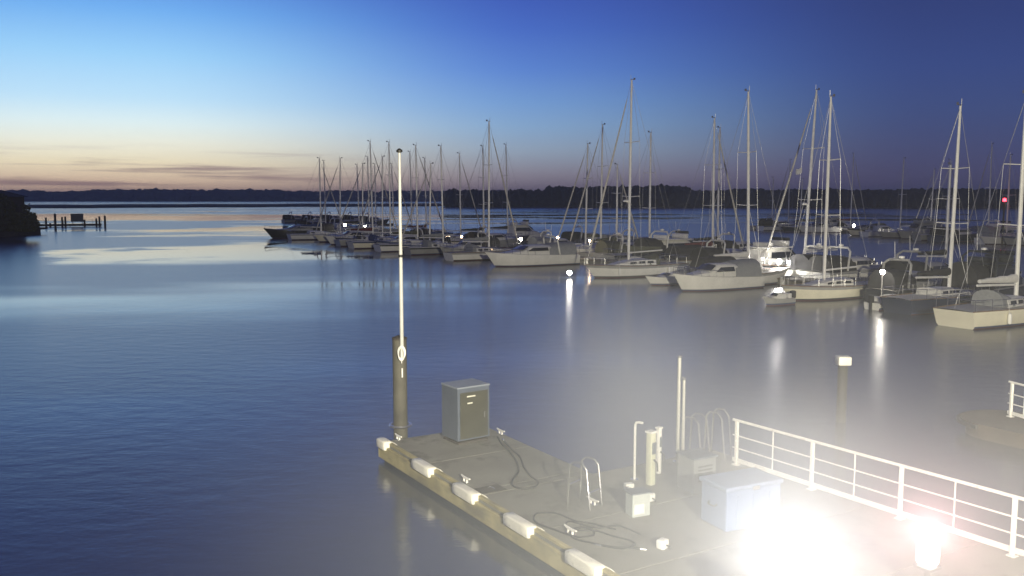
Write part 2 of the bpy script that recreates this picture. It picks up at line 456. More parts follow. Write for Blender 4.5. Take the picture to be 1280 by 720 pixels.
def sailboat(loc, rz, L, mast_top, label, group, hullm=gel_white, cover=c_blue, jib=True, hood=None, tent=None, rake=1.0, detail=2, spread=2,
             stripe=None, radar=False, boomlen=None, wheelhouse=None, flag=False, fend=0, mast_x=None):
    root = thing('sailing_boat', label, 'sailboat', loc, rz, group)
    B = L * .31; fb = .52 + L * .041
    rings, sheer = hull_rings(L, B, fb * 1.22, fb * .98, fb, bow_over=L * .10, transom=.72, aft_over=L * .03)
    hull_part(root, rings, hullm, stripe)
    dk = deck_part(root, sheer, deck_mat)
    toe_rail(root, sheer, alu if detail < 2 else teak)
    zd = fb + .05
    cx0, cx1 = -L * .16, L * .24
    coachroof(root, cx0, cx1, B * .60, B * .34, zd - .03, L * .048, roof_mat, 3 if detail >= 2 else 1)
    mx = L * .06 if mast_x is None else mast_x
    zc = zd + L * .03
    tr = math.tan(R(rake))
    top = mast_top
    def mp(z): return (mx - tr * (z - zc), 0, z)
    mb = MB(); rm = .070 + L * .0050
    mb.tube([mp(zc - .1), mp(zc + (top - zc) * .6), mp(top)], [rm, rm * .95, rm * .6], 8)
    mast = part('mast', mb, alu, root, True)
    fr = [.36, .66] if spread == 2 else [.5]
    for q in fr:
        z = zc + (top - zc) * q; wsp = B * .38 * (1.1 - .4 * q)
        m2 = MB(); c = mp(z); m2.tube([(c[0] - .15, -wsp, z + .06), c, (c[0] - .15, wsp, z + .06)], .035, 5); part('spreader', m2, alu, mast)
    m2 = MB(); c = mp(top); m2.tube([(c[0] + .1, 0, top), (c[0] + .1, 0, top + .45)], .02, 4); m2.box((c[0] - .12, 0, top + .06), (.5, .05, .05)); m2.box((c[0] - .3, 0, top + .14), (.2, .03, .14)); part('masthead_gear', m2, wire, mast)
    if radar:
        m2 = MB(); z = zc + (top - zc) * .33; c = mp(z); m2.lathe([(.02, 0), (.26, .03), (.28, .12), (.2, .2), (.02, .22)], 12, (c[0] + .42, 0, z)); m2.box((c[0] + .18, 0, z), (.34, .06, .05)); part('radar_dome', m2, white_paint, mast, True)
    # boom and its sail
    bl = boomlen or L * .36
    zb = zc + .75
    b0 = mp(zb)
    mb = MB(); mb.tube([(b0[0] - .08, 0, zb), (b0[0] - bl, 0, zb + .12)], .07, 6); boom = part('boom', mb, alu, root, True)
    if cover:
        mb = MB(); k = 9; rings2 = []
        for i in range(k + 1):
            t = i / k; x = b0[0] - .12 - (bl - .3) * t; hh = (.46 - .26 * t) * (1 + .08 * math.sin(i * 2.1)); ww = .17 - .06 * t
            zz = zb + .12 * t
            rings2.append([(x, ww * math.cos(a), zz + .12 + hh * .5 + hh * .55 * math.sin(a)) for a in [2 * math.pi * j / 10 for j in range(10)]])
        mb.loft(rings2, close=True, cap0=True, cap1=True)
        part('sail_cover', mb, cover, boom, True)
    # standing rigging
    mb = MB(); t_ = mp(top - .05); rw = .014
    bow = (L / 2 - .1, 0, fb * 1.22 + .06)
    mb.tube([t_, bow], rw, 4); mb.tube([t_, (-L / 2 + .1, 0, fb)], rw, 4)
    for s in (-1, 1):
        ch = at_sheer(sheer, mx - .25)
        p0 = (mx - .25, s * ch[1] * .93, ch[2])
        path = [p0]
        for q in fr:
            z = zc + (top - zc) * q; c = mp(z); path.append((c[0] - .15, s * B * .38 * (1.1 - .4 * q), z + .06))
        path.append(mp(top - .1)); mb.tube(path, rw, 4)
        z = zc + (top - zc) * fr[0]; mb.tube([(mx + .3, s * ch[1] * .85, ch[2]), mp(z)], rw, 4)
    part('standing_rigging', mb, wire, root)
    if jib:
        mb = MB(); a = Vector(t_); b = Vector(bow)
        pts = [b + (a - b) * q for q in (.04, .1, .3, .6, .86, .9)]
        mb.tube(pts, [.03, .085, .095, .075, .05, .02], 7); part('furled_jib', mb, jib_mat, root, True)
    if hood:
        ch = at_sheer(sheer, cx0)
        part('spray_hood', arch_cover(cx0 - .5, cx0 + .7, B * .56, zd, .92, .55), hood, root, True)
    if tent:
        part('cockpit_tent', arch_cover(-L * .44, cx0 + .3, B * .66, zd, zb - zd + .25, zb - zd + .30), tent, root, True)
    if wheelhouse:
        mb = MB(); x0, x1 = -L * .10, L * .05; hh = 1.25
        rings2 = [[(x0, s, zd) for s in (-B * .3, B * .3)] + [(x0 + .1, s, zd + hh) for s in (B * .27, -B * .27)],
                  [(x1 + .5, s, zd) for s in (-B * .28, B * .28)] + [(x1, s, zd + hh) for s in (B * .25, -B * .25)]]
        mb.loft(rings2, close=True, cap0=True, cap1=True); wh = part('wheelhouse', mb, roof_mat, root)
        for s in (-1, 1):
            m2 = MB(); m2.box(((x0 + x1) / 2 + .15, s * B * .285, zd + hh * .66), ((x1 - x0) * .8, .05, .42)); part('window', m2, glass, wh)
    if detail >= 1:
        for nm, xs in (('pulpit', (L * .36, L * .485)), ('pushpit', (-L * .48, -L * .36))):
            mb = MB(); pts = []
            a = at_sheer(sheer, xs[0]); b = at_sheer(sheer, xs[1])
            hz = .62
            if nm == 'pulpit': pts = [(a[0], a[1] * .94, a[2] + hz), (b[0], b[1] * .9, b[2] + hz), (L / 2 + .08, 0, b[2] + hz), (b[0], -b[1] * .9, b[2] + hz), (a[0], -a[1] * .94, a[2] + hz)]
            else: pts = [(b[0], b[1] * .94, b[2] + hz), (a[0], a[1] * .94, a[2] + hz), (a[0], -a[1] * .94, a[2] + hz), (b[0], -b[1] * .94, b[2] + hz)]
            mb.tube(pts, .022, 5)
            for q in pts:
                mb.tube([(q[0], q[1], q[2] - hz), q], .02, 5)
            part(nm, mb, steel, root)
    if detail >= 2:
        mb = MB()
        xs = [L * (-.36 + .72 * i / 6) for i in range(7)]
        for s in (-1, 1):
            tops = []
            for x in xs:
                c = at_sheer(sheer, x); q = (x, s * c[1] * .94, c[2]); tops.append((q[0], q[1], q[2] + .6)); mb.tube([q, tops[-1]], .014, 4)
            mb.tube(tops, .010, 4); mb.tube([(a, b, c - .3) for a, b, c in tops], .010, 4)
        part('guard_rail', mb, steel, root)
    for k in range(fend):
        s = 1 if k % 2 else -1
        x = L * (-.25 + .5 * (k // 2) / max(1, (fend - 1) // 2)); c = at_sheer(sheer, x)
        mb = MB(); mb.lathe([(.02, -.34), (.10, -.28), (.115, -.1), (.115, .12), (.09, .25), (.02, .30)], 10, (x, s * (c[1] + .10), c[2] * .55)); mb.tube([(x, s * (c[1] + .09), c[2] * .55 + .28), (x, s * c[1] * .96, c[2] + .55)], .01, 4)
        part('fender', mb, white_paint, root, True)
    if flag:
        mb = MB(); c = mp(zc + (top - zc) * .55)
        z = c[2]; v = [(c[0] + .1, -.9 - .12 * i, z - .02 * i + .05 * math.sin(i * 1.4)) for i in range(7)]
        mb.loft([[q, (q[0] + .02, q[1], q[2] - .5)] for q in v]); part('burgee', mb, c_white, root)
    return root

def motorboat(loc, rz, L, label, group, hullm=gel_white, style='cruiser', topm=roof_mat, canopy=None, detail=2, stripe=None, arch=True, rail=True, name='motor_boat', cat='motorboat'):
    root = thing(name, label, cat, loc, rz, group)
    B = L * .33; fb = (.55 + L * .055) if style != 'open' else .30 + L * .05
    rings, sheer = hull_rings(L, B, fb * 1.38, fb * 1.02, fb * .9, bow_over=L * .13, transom=.92, full=.42, depth=.4)
    hull_part(root, rings, hullm, stripe)
    deck_part(root, sheer, deck_mat)
    zd = fb * 1.0
    # long sloping superstructure
    h = .95 if style != 'open' else .35
    x0, xm, x1 = -L * .18, L * .05, L * .34
    if style == 'fly': h = 1.5; x0 = -L * .28
    mb = MB(); rr = []
    prof = [(x0, h * .96), (x0 + .3, h), (xm - .05 * L, h * 1.02), (xm, h * .98), (xm + L * .09, h * .50), (x1 - L * .06, h * .24), (x1, .06)]
    for x, hh in prof:
        c = at_sheer(sheer, x); ww = min(B * .40, c[1] * .78)
        zz = max(zd, c[2]) - .02
        zt = zd + hh if hh > h * .55 else max(zz + hh * .5, zd + hh)
        rr.append([(x, ww, zz - .03), (x, ww * .90, zz + (zt - zz) * .8), (x, ww * .7, zt), (x, 0, zt + .05), (x, -ww * .7, zt), (x, -ww * .90, zz + (zt - zz) * .8), (x, -ww, zz - .03)])
    mb.loft(rr, cap0=True, cap1=True)
    cab = part('cabin', mb, topm, root, True)
    # side windows and raked windscreen
    if style != 'open':
        for s in (-1, 1):
            q = MB(); ww = B * .40
            a = [(x0 + .35, s * (ww * .955 + .03), zd + h * .45), (xm + L * .04, s * (ww * .95 + .03), zd + h * .45), (xm - L * .02, s * (ww * .90 + .035), zd + h * .80), (x0 + .45, s * (ww * .91 + .035), zd + h * .80)]
            q.add(a + [(x, y - s * .05, z) for x, y, z in a], [(0, 1, 2, 3), (7, 6, 5, 4), (0, 4, 5, 1), (1, 5, 6, 2), (2, 6, 7, 3), (3, 7, 4, 0)])
            part('side_window', q, glass, cab)
    q = MB(); xa, xb = xm + L * .012, xm + L * .088; za, zb = zd + h * .94, zd + h * .56
    ww = B * .31
    a = [(xa + .05, ww * .85, za + .03), (xb + .05, ww, zb + .03), (xb + .12, 0, zb + .07), (xa + .1, 0, za + .09), (xb + .05, -ww, zb + .03), (xa + .05, -ww * .85, za + .03)]
    q.add(a, [(0, 1, 2, 3), (3, 2, 4, 5)]); q.add([(x - .05, y, z - .04) for x, y, z in a], [(3, 2, 1, 0), (5, 4, 2, 3)])
    part('windscreen', q, glass, cab)
    if style == 'fly':
        mb = MB(); zf = zd + h * 1.03
        mb.box(((x0 + xm) / 2 - .1, 0, zf + .06), ((xm - x0) * 1.12, B * .80, .12), bev=.04)
        mb.box((xm - .35, 0, zf + .36), (.5, B * .62, .5), bev=.1)
        mb.box((x0 + .6, 0, zf + .3), (.5, B * .6, .4), bev=.08)
        part('flybridge', mb, topm, root, True)
        q = MB(); q.box((xm - .1, 0, zf + .72), (.05, B * .6, .3)); part('wind_deflector', q, glass, root)
    if arch:
        mb = MB(); xa = -L * .24; hh = h + .9; zz = zd
        mb.tube([(xa - .3, B * .42, zz), (xa, B * .40, zz + hh * .85), (xa + .15, B * .28, zz + hh), (xa + .15, -B * .28, zz + hh), (xa, -B * .40, zz + hh * .85), (xa - .3, -B * .42, zz)], .09, 6)
        ar = part('radar_arch', mb, topm, root, True)
        m2 = MB(); m2.tube([(xa + .15, .3, zz + hh), (xa + .05, .3, zz + hh + 1.2)], .02, 4); m2.lathe([(.02, 0), (.2, .03), (.2, .16), (.02, .2)], 10, (xa + .15, -.2, zz + hh + .08)); part('aerial', m2, white_paint, ar, True)
    if canopy:
        part('aft_canopy', arch_cover(-L * .47, x0 + .25, B * .82, zd * .95, h + .35, h + .18), canopy, root, True)
    else:
        mb = MB(); mb.box((-L * .36, 0, zd * .78 + .2), (L * .10, B * .6, .42), bev=.05); part('cockpit_seat', mb, c_white, root)
    if rail:
        mb = MB(); xs = [L * (.02 + .46 * i / 6) for i in range(7)]
        for s in (-1, 1):
            tops = []
            for x in xs:
                c = at_sheer(sheer, x); q = (x, s * c[1] * .93, c[2]); tops.append((q[0] + .06, q[1] * .97, q[2] + .5)); mb.tube([q, tops[-1]], .016, 4)
            mb.tube(tops, .018, 4)
        part('bow_rail', mb, steel, root)
    if style == 'open':
        mb = MB(); mb.box((-L * .5 - .12, 0, fb * .9 + .25), (.34, .34, .5), bev=.08); mb.box((-L * .5 - .1, 0, fb * .4), (.14, .12, 1.0)); part('outboard_motor', mb, rubber, root, True)
    return root

# --- berth geometry: a pier that runs from the right foreground away to the left
QA, QB = P(1182, 404), P(346, 297)
U = (QA - QB).normalized()                       # along the pier, towards the camera
V = Vector((-U.y, U.x, 0))                       # across it, to the right and away
if V.x < 0: V = -V
def berth(px, off, z=2.0):
    """point on the line parallel to the pier at distance off from the bow line, seen in column px"""
    q = QA + V * off
    # (x)/(depth) = k ; depth = y*CP + (H - z)*SP
    k = (px - 640) / F
    # q + U t
    t = (k * (q.y * CP + (H - z) * SP) - q.x) / (U.x - k * U.y * CP)
    p = q + U * t; p.z = 0
    return p
ANG_OUT = math.atan2(-V.y, -V.x)                 # bow towards the fairway (left in the picture)
ANG_IN = math.atan2(V.y, V.x)
def put_sail(px, top, off, bow, L, label, group, **kw):
    rake = kw.get('rake', 1.0)
    pm = berth(px, off, 3.)
    a = (ANG_OUT if bow > 0 else ANG_IN) + R(rnd.uniform(-3, 3))
    mx = L * .06
    loc = pm - Vector((math.cos(a), math.sin(a), 0)) * mx
    mt = zat(pm, top)
    return sailboat(loc, a, L, mt, label, group, **kw)
def put_motor(px, off, bow, L, label, group, **kw):
    a = (ANG_OUT if bow > 0 else ANG_IN) + R(rnd.uniform(-3, 3))
    return motorboat(berth(px, off, 1.), a, L, label, group, **kw)

G1 = 'sailing boats moored along the marina pier'
G2 = 'motor boats moored along the marina pier'
# front row, right to left
put_sail(1272, 118, 4.5, -1, 10.5, 'cream sailing boat at the right edge with white sail cover sloping up to its mast', G1, hullm=gel_cream, cover=c_white, hood=c_grey, jib=False, fend=4, rake=.5)
put_sail(1188, 132, 6.5, -1, 9.5, 'dark blue sailing boat behind the cream boat at the right edge, tall leaning mast', G1, hullm=gel_navy, cover=c_dark, rake=-1.2, jib=False)
put_motor(1117, 3.6, -1, 4.0, 'small white open boat beside the lamp with a reflection in the water', 'small open boats', style='open', arch=False, rail=False, name='open_boat', cat='small boat')
put_sail(1031, 121, 4.3, 1, 9.2, 'cream hulled sailing boat with dark stripe, closest one in the middle, bow to the left', G1, hullm=gel_cream, cover=None, hood=None, stripe=gel_dark, jib=False, fend=2, rake=.2)
put_sail(936, 115, 7.5, -1, 10.5, 'sailing boat with black cockpit tent under a white sail on its boom', G1, cover=c_white, tent=c_dark, rake=2.0, hullm=gel_white, jib=False)
put_motor(893, 2.2, 1, 8.2, 'low white cabin cruiser with dark windows, bow left, in front of the black tent', G2, arch=False, canopy=c_grey)
put_motor(838, 2.0, 1, 5.2, 'small white boat with blue-grey cover lying left of the low cabin cruiser', 'small open boats', style='open', arch=False, rail=False, canopy=c_grey, name='open_boat', cat='small boat')
put_motor(972, -1.5, 1, 2.6, 'small dinghy afloat just left of the cream hull with dark stripe', 'small open boats', style='open', hullm=gel_grey, arch=False, rail=False, name='open_boat', cat='small boat')
put_sail(786, 100, 4.0, 1, 10.8, 'white sailing boat with the tallest mast, olive sail bundle and lit bow', G1, cover=c_olive, stripe=gel_dark, jib=True, radar=True, fend=4, rake=.3, hood=c_olive)
put_motor(662, 3.2, 1, 10.5, 'long white motor yacht with sloping foredeck beneath the round lamp', G2, style='cruiser', canopy=c_grey)
put_sail(611, 152, 4.2, -1, 9.6, 'white sailing boat with a square stern left of the long motor yacht', G1, hullm=gel_white, cover=c_grey, hood=c_grey, jib=True, stripe=gel_dark, rake=-.3)
put_motor(586, 4.0, 1, 8.0, 'grey motor boat with dark canopy between white stern and the dense masts', G2, hullm=gel_grey, canopy=c_dark, detail=1)
mast_f = [(554, 183), (537, 205), (522, 182), (488, 178), (478, 196), (466, 177), (453, 205), (425, 198), (401, 198)]
mast_r = [(576, 192), (605, 183), (533, 198), (515, 190), (492, 205), (470, 205), (462, 196), (449, 206), (407, 201)]
order = sorted([m for m in mast_f + mast_r])
left = [m for m in order if m[0] < 505]; right = [m for m in order if m[0] > 505]
ORD = ['first', 'second', 'third', 'fourth', 'fifth', 'sixth', 'seventh', 'eighth', 'ninth', 'tenth', 'eleventh', 'twelfth']
GF = 'sailing boats of the dense far group'
hulls = [gel_white, gel_grey, gel_cream, gel_white, gel_navy, gel_white, gel_grey]
covs = [c_blue, c_grey, None, c_dark, c_white, c_olive, c_red]
for i, (px, top) in enumerate(order):
    lab = ('distant sailing boat whose mast is %s from the left end of the dense group' % ORD[left.index((px, top))]) if px < 505 else \
          ('distant sailing boat whose mast is %s to the right of the white flagpole' % ORD[right.index((px, top))])
    front = (px, top) in mast_f
    put_sail(px, top, 4.5 if front else 17.2, 1 if (front and i % 3) else -1, rnd.uniform(8.5, 11), lab, GF, hullm=hulls[i % 7], cover=covs[i % 7], jib=i % 2 == 0,
             hood=[None, c_blue, c_dark, c_grey][i % 4], detail=1, rake=rnd.uniform(0, 2), spread=1 + (top < 190), fend=0)
put_motor(506, 3.6, 1, 8.5, 'grey low motor boat directly behind the white flagpole', G2, hullm=gel_grey, canopy=c_dark, detail=1)
put_motor(440, 3.0, 1, 8.5, 'pale motor boat with arch, just right of the dark yacht at the far end', G2, canopy=c_grey, detail=1)
put_motor(374, 3.4, 1, 12.5, 'long dark motor yacht with pointed bow at the far left end of the boats', G2, hullm=gel_dark, topm=gel_grey, canopy=c_dark)
put_motor(1140, 9.0, -1, 7.6, 'low dark motor boat just right of the lone lamp', G2, hullm=gel_dark, topm=gel_grey, canopy=c_dark)
put_motor(915, 17.0, -1, 9.0, 'grey motor boat behind the mast with the white boom', G2, hullm=gel_grey, canopy=c_dark, detail=1)
put_motor(1040, 17.0, -1, 9.0, 'pale motor boat seen behind the mast of the dark striped hull', G2, canopy=c_dark, detail=1)
put_motor(790, 17.0, -1, 9.0, 'grey motor boat tucked behind the tallest mast', G2, hullm=gel_grey, canopy=c_olive, detail=1)
put_motor(620, 17.0, -1, 9.0, 'grey motor boat behind the square white stern', G2, hullm=gel_grey, canopy=c_dark, detail=1)
# rear row
put_sail(1006, 112, 16.9, 1, 11.8, 'white sailing boat with mast leaning right and a furled sail down to its left', G1, cover=c_white, rake=3.2, flag=True, radar=True)
put_motor(972, 15.0, -1, 9.5, 'white cabin boat glaring in lamp light left of the leaning mast', G2, style='fly', arch=False)
put_sail(891, 148, 17.0, -1, 11.0, 'sailing boat with pale mast and furled sail slanting down to the right', G1, hullm=gel_grey, cover=c_red, tent=c_dark, rake=.6)
put_sail(897, 160, 26.0, -1, 10.0, 'sailing boat whose mast nearly touches another, right one of the close pair', G1, hullm=gel_grey, cover=c_dark, jib=False, detail=1, rake=0.)
put_motor(848, 17.0, -1, 10.5, 'white flybridge motor yacht with dark awning behind the small covered boat', G2, style='fly', canopy=c_dark)
put_sail(812, 166, 17.0, -1, 10.0, 'sailing boat whose mast stands just right of the tallest one', G1, hullm=gel_grey, cover=c_blue, jib=False, rake=0.2, detail=1)
put_sail(771, 206, 17.0, -1, 8.6, 'sailing boat with shorter mast just left of the tallest mast', G1, hullm=gel_grey, cover=c_olive, jib=True, rake=.2, detail=1)
put_sail(751, 156, 17.0, 1, 10.6, 'sailing boat with thin faint mast right of the lamp on the pier', G1, cover=c_grey, hood=c_olive, jib=True, rake=.4, detail=1)
put_sail(732, 180, 17.5, 1, 10.0, 'sailing boat with two slanting stays beside mast, nearly above the pier lamp', G1, cover=c_olive, jib=True, rake=1.0, detail=1)
put_motor(700, 16.0, -1, 8.5, 'white motor boat behind the bright pier lamp', G2, canopy=c_grey, detail=1)
put_motor(655, 30.0, -1, 9.0, 'motor boat with high flybridge above the round lamp', G2, style='fly', detail=1, canopy=None)
put_sail(635, 181, 26.0, -1, 9.4, 'sailing boat behind the long motor yacht with a single bent-top mast', G1, hullm=gel_navy, cover=c_dark, jib=False, rake=1.6, detail=1)
put_motor(548, 17.0, -1, 8.5, 'grey covered motor boat deep in the dense masts right of flagpole', G2, hullm=gel_grey, canopy=c_dark, detail=1)
put_motor(428, 17.0, -1, 8.5, 'white motor boat caught in lamp light within the dense far group', G2, canopy=None, detail=1)
put_motor(395, 17.0, -1, 9.0, 'dark motor boat showing above the long dark yacht', G2, hullm=gel_dark, topm=gel_grey, canopy=c_dark, detail=1)
for px, off, lab in ((372, 33, 'low dark boat furthest left behind the dark yacht'), (396, 37, 'green motor boat far behind the dark yacht'), (420, 42, 'small far motor boat with dark cover left of the dense masts'), (446, 46, 'far motor boat tucked behind the leftmost dense masts'), (468, 44, 'far white motor boat between the dense masts')):
    put_motor(px, off, -1, 8.5, lab, G2, hullm=[gel_dark, gel_green, gel_navy, gel_white, gel_grey][(px // 3) % 5], canopy=c_dark, detail=1)
put_motor(1162, 17.0, -1, 9.5, 'dark motor boat with black canopy behind the tall leaning mast', G2, hullm=gel_dark, topm=gel_grey, canopy=c_dark)
put_sail(1183, 206, 24.0, -1, 10.5, 'sailing boat with short mast just left of the tall leaning mast', G1, hullm=gel_grey, cover=c_dark, jib=False, rake=-.5, detail=1)
put_sail(1244, 350, 13.5, -1, 9.8, 'mastless-looking dark hulled boat under a rounded black winter cover', G1, hullm=gel_dark, cover=None, tent=c_dark, jib=False, detail=1) if False else \
    put_motor(1246, 13.0, -1, 9.0, 'dark boat under a big rounded black cover at the right edge', G2, hullm=gel_dark, topm=gel_dark, canopy=c_dark, style='fly')
put_motor(1070, 17.0, -1, 9.5, 'white boat with dark canopy right behind the cream hull with dark stripe', G2, canopy=c_dark, detail=1)

for px, off, lab, hm, cm in ((738, 29, 'small dark motor boat far behind the two faint masts right of the pier lamp', gel_dark, c_dark), (803, 27, 'far grey motor boat just left of the mast right of the tallest one', gel_grey, c_grey),
                             (862, 30, 'far white motor boat showing over the flybridge yacht', gel_white, c_dark), (925, 29, 'far dark motor boat behind the mast with the white boom', gel_navy, c_dark)):
    put_motor(px, off, -1, 9.0, lab, G2, hullm=hm, canopy=cm, detail=1)
# main pier with fingers
def pier(name, a, b, width, label, z=.5):
    d = (b - a); L = d.length; rz = math.atan2(d.y, d.x)
    root = thing(name, label, 'pier', (a.x, a.y, 0), rz)
    mb = MB(); n = int(L / 6)
    for i in range(n):
        mb.box((L * (i + .5) / n, 0, z - .06), (L / n - .06, width, .12), bev=.02)
    part('deck_boards', mb, wood_pier, root)
    mb = MB()
    for i in range(n):
        mb.box((L * (i + .5) / n, 0, .13), (L / n * .7, width * .86, .5), bev=.05)
    part('float', mb, conc_float, root)
    return root
pa = QA + V * 10.6 + U * 30; pb = QA + V * 10.6 - U * 122
pier('marina_pier', pa, pb, 2.2, 'long floating pier of grey planks between the moored boats')

# far pier with its boats on the right
G3 = 'boats at the far pier on the right'
far_a, far_b = P(950, 284.5), P(1330, 306)
pier('far_pier', far_a, far_b, 2.2, 'distant floating pier with lamps behind the marina on the right')
DB = (far_b - far_a).normalized(); VB = Vector((-DB.y, DB.x, 0))
angB = math.atan2(VB.y, VB.x)
def far_pt(px, off):
    q = far_a + VB * off; k = (px - 640) / F
    t = (k * (q.y * CP + (H - 1) * SP) - q.x) / (DB.x - k * DB.y * CP)
    p = q + DB * t; p.z = 0; return p
far_sails = [(962, 222), (988, 200), (1003, 224), (1060, 192), (1128, 198), (1166, 212), (1178, 200), (1239, 180), (1262, 194)]
for i, (px, top) in enumerate(far_sails):
    p = far_pt(px, 6 if i % 2 else -6)
    sailboat(p, angB + (math.pi if i % 3 else 0) + R(rnd.uniform(-4, 4)), rnd.uniform(9, 11.5), zat(p, top), 'distant sailing boat, %s mast from the left along the far pier' % ORD[i], G3,
             hullm=hulls[(i + 2) % 7], cover=covs[(i + 3) % 7], jib=i % 2 == 1, hood=[None, c_dark][i % 2], detail=1, rake=rnd.uniform(-1, 1.5), spread=1)
for i, (px, off) in enumerate([(975, -6), (1022, -6), (1044, 6), (1082, -6), (1104, -6), (1148, -6), (1200, -6), (1222, 6), (1254, -6), (1284, -6)]):
    p = far_pt(px, off)
    motorboat(p, angB + (math.pi if i % 2 else 0) + R(rnd.uniform(-4, 4)), rnd.uniform(8, 10.5), 'distant motor boat, %s from the left along the far pier' % ORD[i], G3,
              hullm=hulls[(i * 3) % 7], style=['cruiser', 'cruiser', 'fly'][i % 3], canopy=[c_dark, None, c_grey][i % 3], detail=1, topm=[roof_mat, gel_grey][i % 2])

# lamps on the piers
WARM = emit('lamp_glass_warm', (1., .70, .42), 45); STRONG = emit('lamp_glass_strong', (1., .96, .90), 420)
def lamp(px, py, p, power, label, globe=.17, gm=MAT_LAMP):
    z = zat(p, py)
    root = thing('pier_lamp', label, 'lamp', (p.x, p.y, 0), 0, 'lit lamps on the marina piers')
    mb = MB(); mb.tube([(0, 0, -.2), (0, 0, z - globe)], .05, 8); mb.lathe([(.09, .48), (.09, .56), (.05, .6)], 8); part('post', mb, steel, root, True)
    mb = MB(); mb.lathe([(globe * math.sin(math.pi * k / 8) + .002, z - globe * math.cos(math.pi * k / 8)) for k in range(9)], 12); part('lamp_globe', mb, gm, root, True)
    mb = MB(); mb.lathe([(.02, z + globe + .01), (globe * .5, z + globe + .0), (globe * .4, z + globe + .04), (.02, z + globe + .07)], 12); part('cap', mb, steel, root, True)
    return root
LP = 900
def pierpt(px, off=10.6): return berth(px, off, 2.)
lamp(651, 299, berth(651, 8.6), LP, 'round white lamp above the long motor yacht')
lamp(711, 305, berth(711, 8.2), LP, 'white lamp above the bow of the boat with the tallest mast')
lamp(712, 341, berth(712, -1.6), LP, 'low white lamp at the lit bow of the boat with the tallest mast', .20)
lamp(974, 327, berth(974, 11.2), LP * .8, 'white lamp beside the glaring white cabin boat', .2, STRONG)
lamp(697, 297, berth(697, 9.5), LP, 'small warm lamp just left of the white lamp over the lit bow', .14, WARM)
lamp(737, 301, berth(737, 11.5), LP, 'small warm lamp between the lit bow and the tallest mast', .12, WARM)
lamp(577, 296, berth(577, 10.8), LP, 'small warm lamp left of the square white stern', .13, WARM)
lamp(1103, 340, berth(1103, 4.6), LP * .7, 'brightest lone white lamp over open water, mirrored below it', .15)
lamp(431, 281, berth(431, 10.6), LP, 'left one of the lamps in the dense far group', .22)
lamp(456, 284, berth(456, 10.6), LP, 'middle lamp of the dense far group', .24)
lamp(517, 290, berth(517, 10.6), LP, 'small lamp just right of the white flagpole', .14)
for px, py, lab, g in ((1067, 282, 'lamp at the left part of the far pier', .26), (1107, 283, 'faint lamp second from the left on the far pier', .2), (1152, 288.5, 'lamp third from the left on the far pier', .26), (1180, 292, 'lamp furthest right on the far pier beside the tall masts', .26)):
    lamp(px, py, far_pt(px, 0), LP * 1.6, lab, g)
p = far_pt(1253, -9)
root = thing('navigation_light', 'post with a small red light in front of the dark shore', 'navigation light', p)
mb = MB(); mb.tube([(0, 0, -.4), (0, 0, zat(p, 250) - .3)], .12, 8); part('post', mb, wood_dark, root, True)
mb = MB(); z = zat(p, 250); mb.lathe([(.02, z - .25), (.24, z - .2), (.26, z), (.2, z + .22), (.02, z + .3)], 12); part('lantern', mb, MAT_RED, root, True)
light('red_light', (0, -.5, z), 12, (1, .03, .06), .15, parent=root)

# ------------------------------------------------------------------ left jetty and its building
jm = wood_dark
ja, jb = P(30, 284), P(127, 283)
d = jb - ja; JL = d.length; jr = math.atan2(d.y, d.x)
root = thing('timber_jetty', 'dark timber jetty on posts reaching out from the left bank', 'jetty', ja, jr)
zj = zat(ja, 280.5)
mb = MB(); mb.box((JL / 2, 0, zj - .24), (JL, 1.8, .48), bev=.03); part('walkway', mb, jm, root)
def jx(px): return (px - 30) / 97 * JL
for px, ytop in ((58, 272), (63, 279), (78, 271.5), (82, 271), (106, 275), (121, 273.5), (125, 271)):
    mb = MB(); mb.tube([(jx(px), -.95, -.8), (jx(px), -.95, zat(ja, ytop))], .22, 8); part('post', mb, jm, root, True)
mb = MB()
for zz in (zj + .9, zj + .5): mb.tube([(0, .8, zz), (JL, .8, zz)], .035, 5)
for i in range(9): mb.tube([(JL * i / 8, .8, zj), (JL * i / 8, .8, zj + .92)], .035, 5)
part('handrail', mb, jm, root)
for px, wy, top, lab in ((69.5, 286.5, 268, 'tall dark mooring post in the water beside the left jetty'), (131.5, 284, 270.5, 'dark mooring post standing clear off the jetty end')):
    p = P(px, wy); r_ = thing('mooring_post', lab, 'mooring post', p, 0, 'mooring posts by the left jetty')
    mb = MB(); z = zat(p, top); mb.tube([(0, 0, -1), (0.02, 0, z)], .24, 10); part('pile', mb, jm, r_, True)
    mb = MB(); mb.lathe([(.26, z + .003), (.26, z + .06), (.03, z + .22)], 10); part('cap', mb, rubber, r_, True)
root = thing('notice_board', 'grey rectangular board on two legs on the left jetty', 'sign', (ja.x, ja.y, 0), jr)
z0, z1 = zat(ja, 277.5), zat(ja, 267.5)
mb = MB(); mb.box(((jx(88) + jx(104)) / 2, .5, (z0 + z1) / 2), (jx(104) - jx(88), .08, z1 - z0), bev=.02); part('board', mb, mat('grey_board', (.10, .11, .12), .6), root)
for px in (90, 102): mb = MB(); mb.tube([(jx(px), .58, zj), (jx(px), .58, z1 - .1)], .06, 6); part('leg', mb, steel, root)

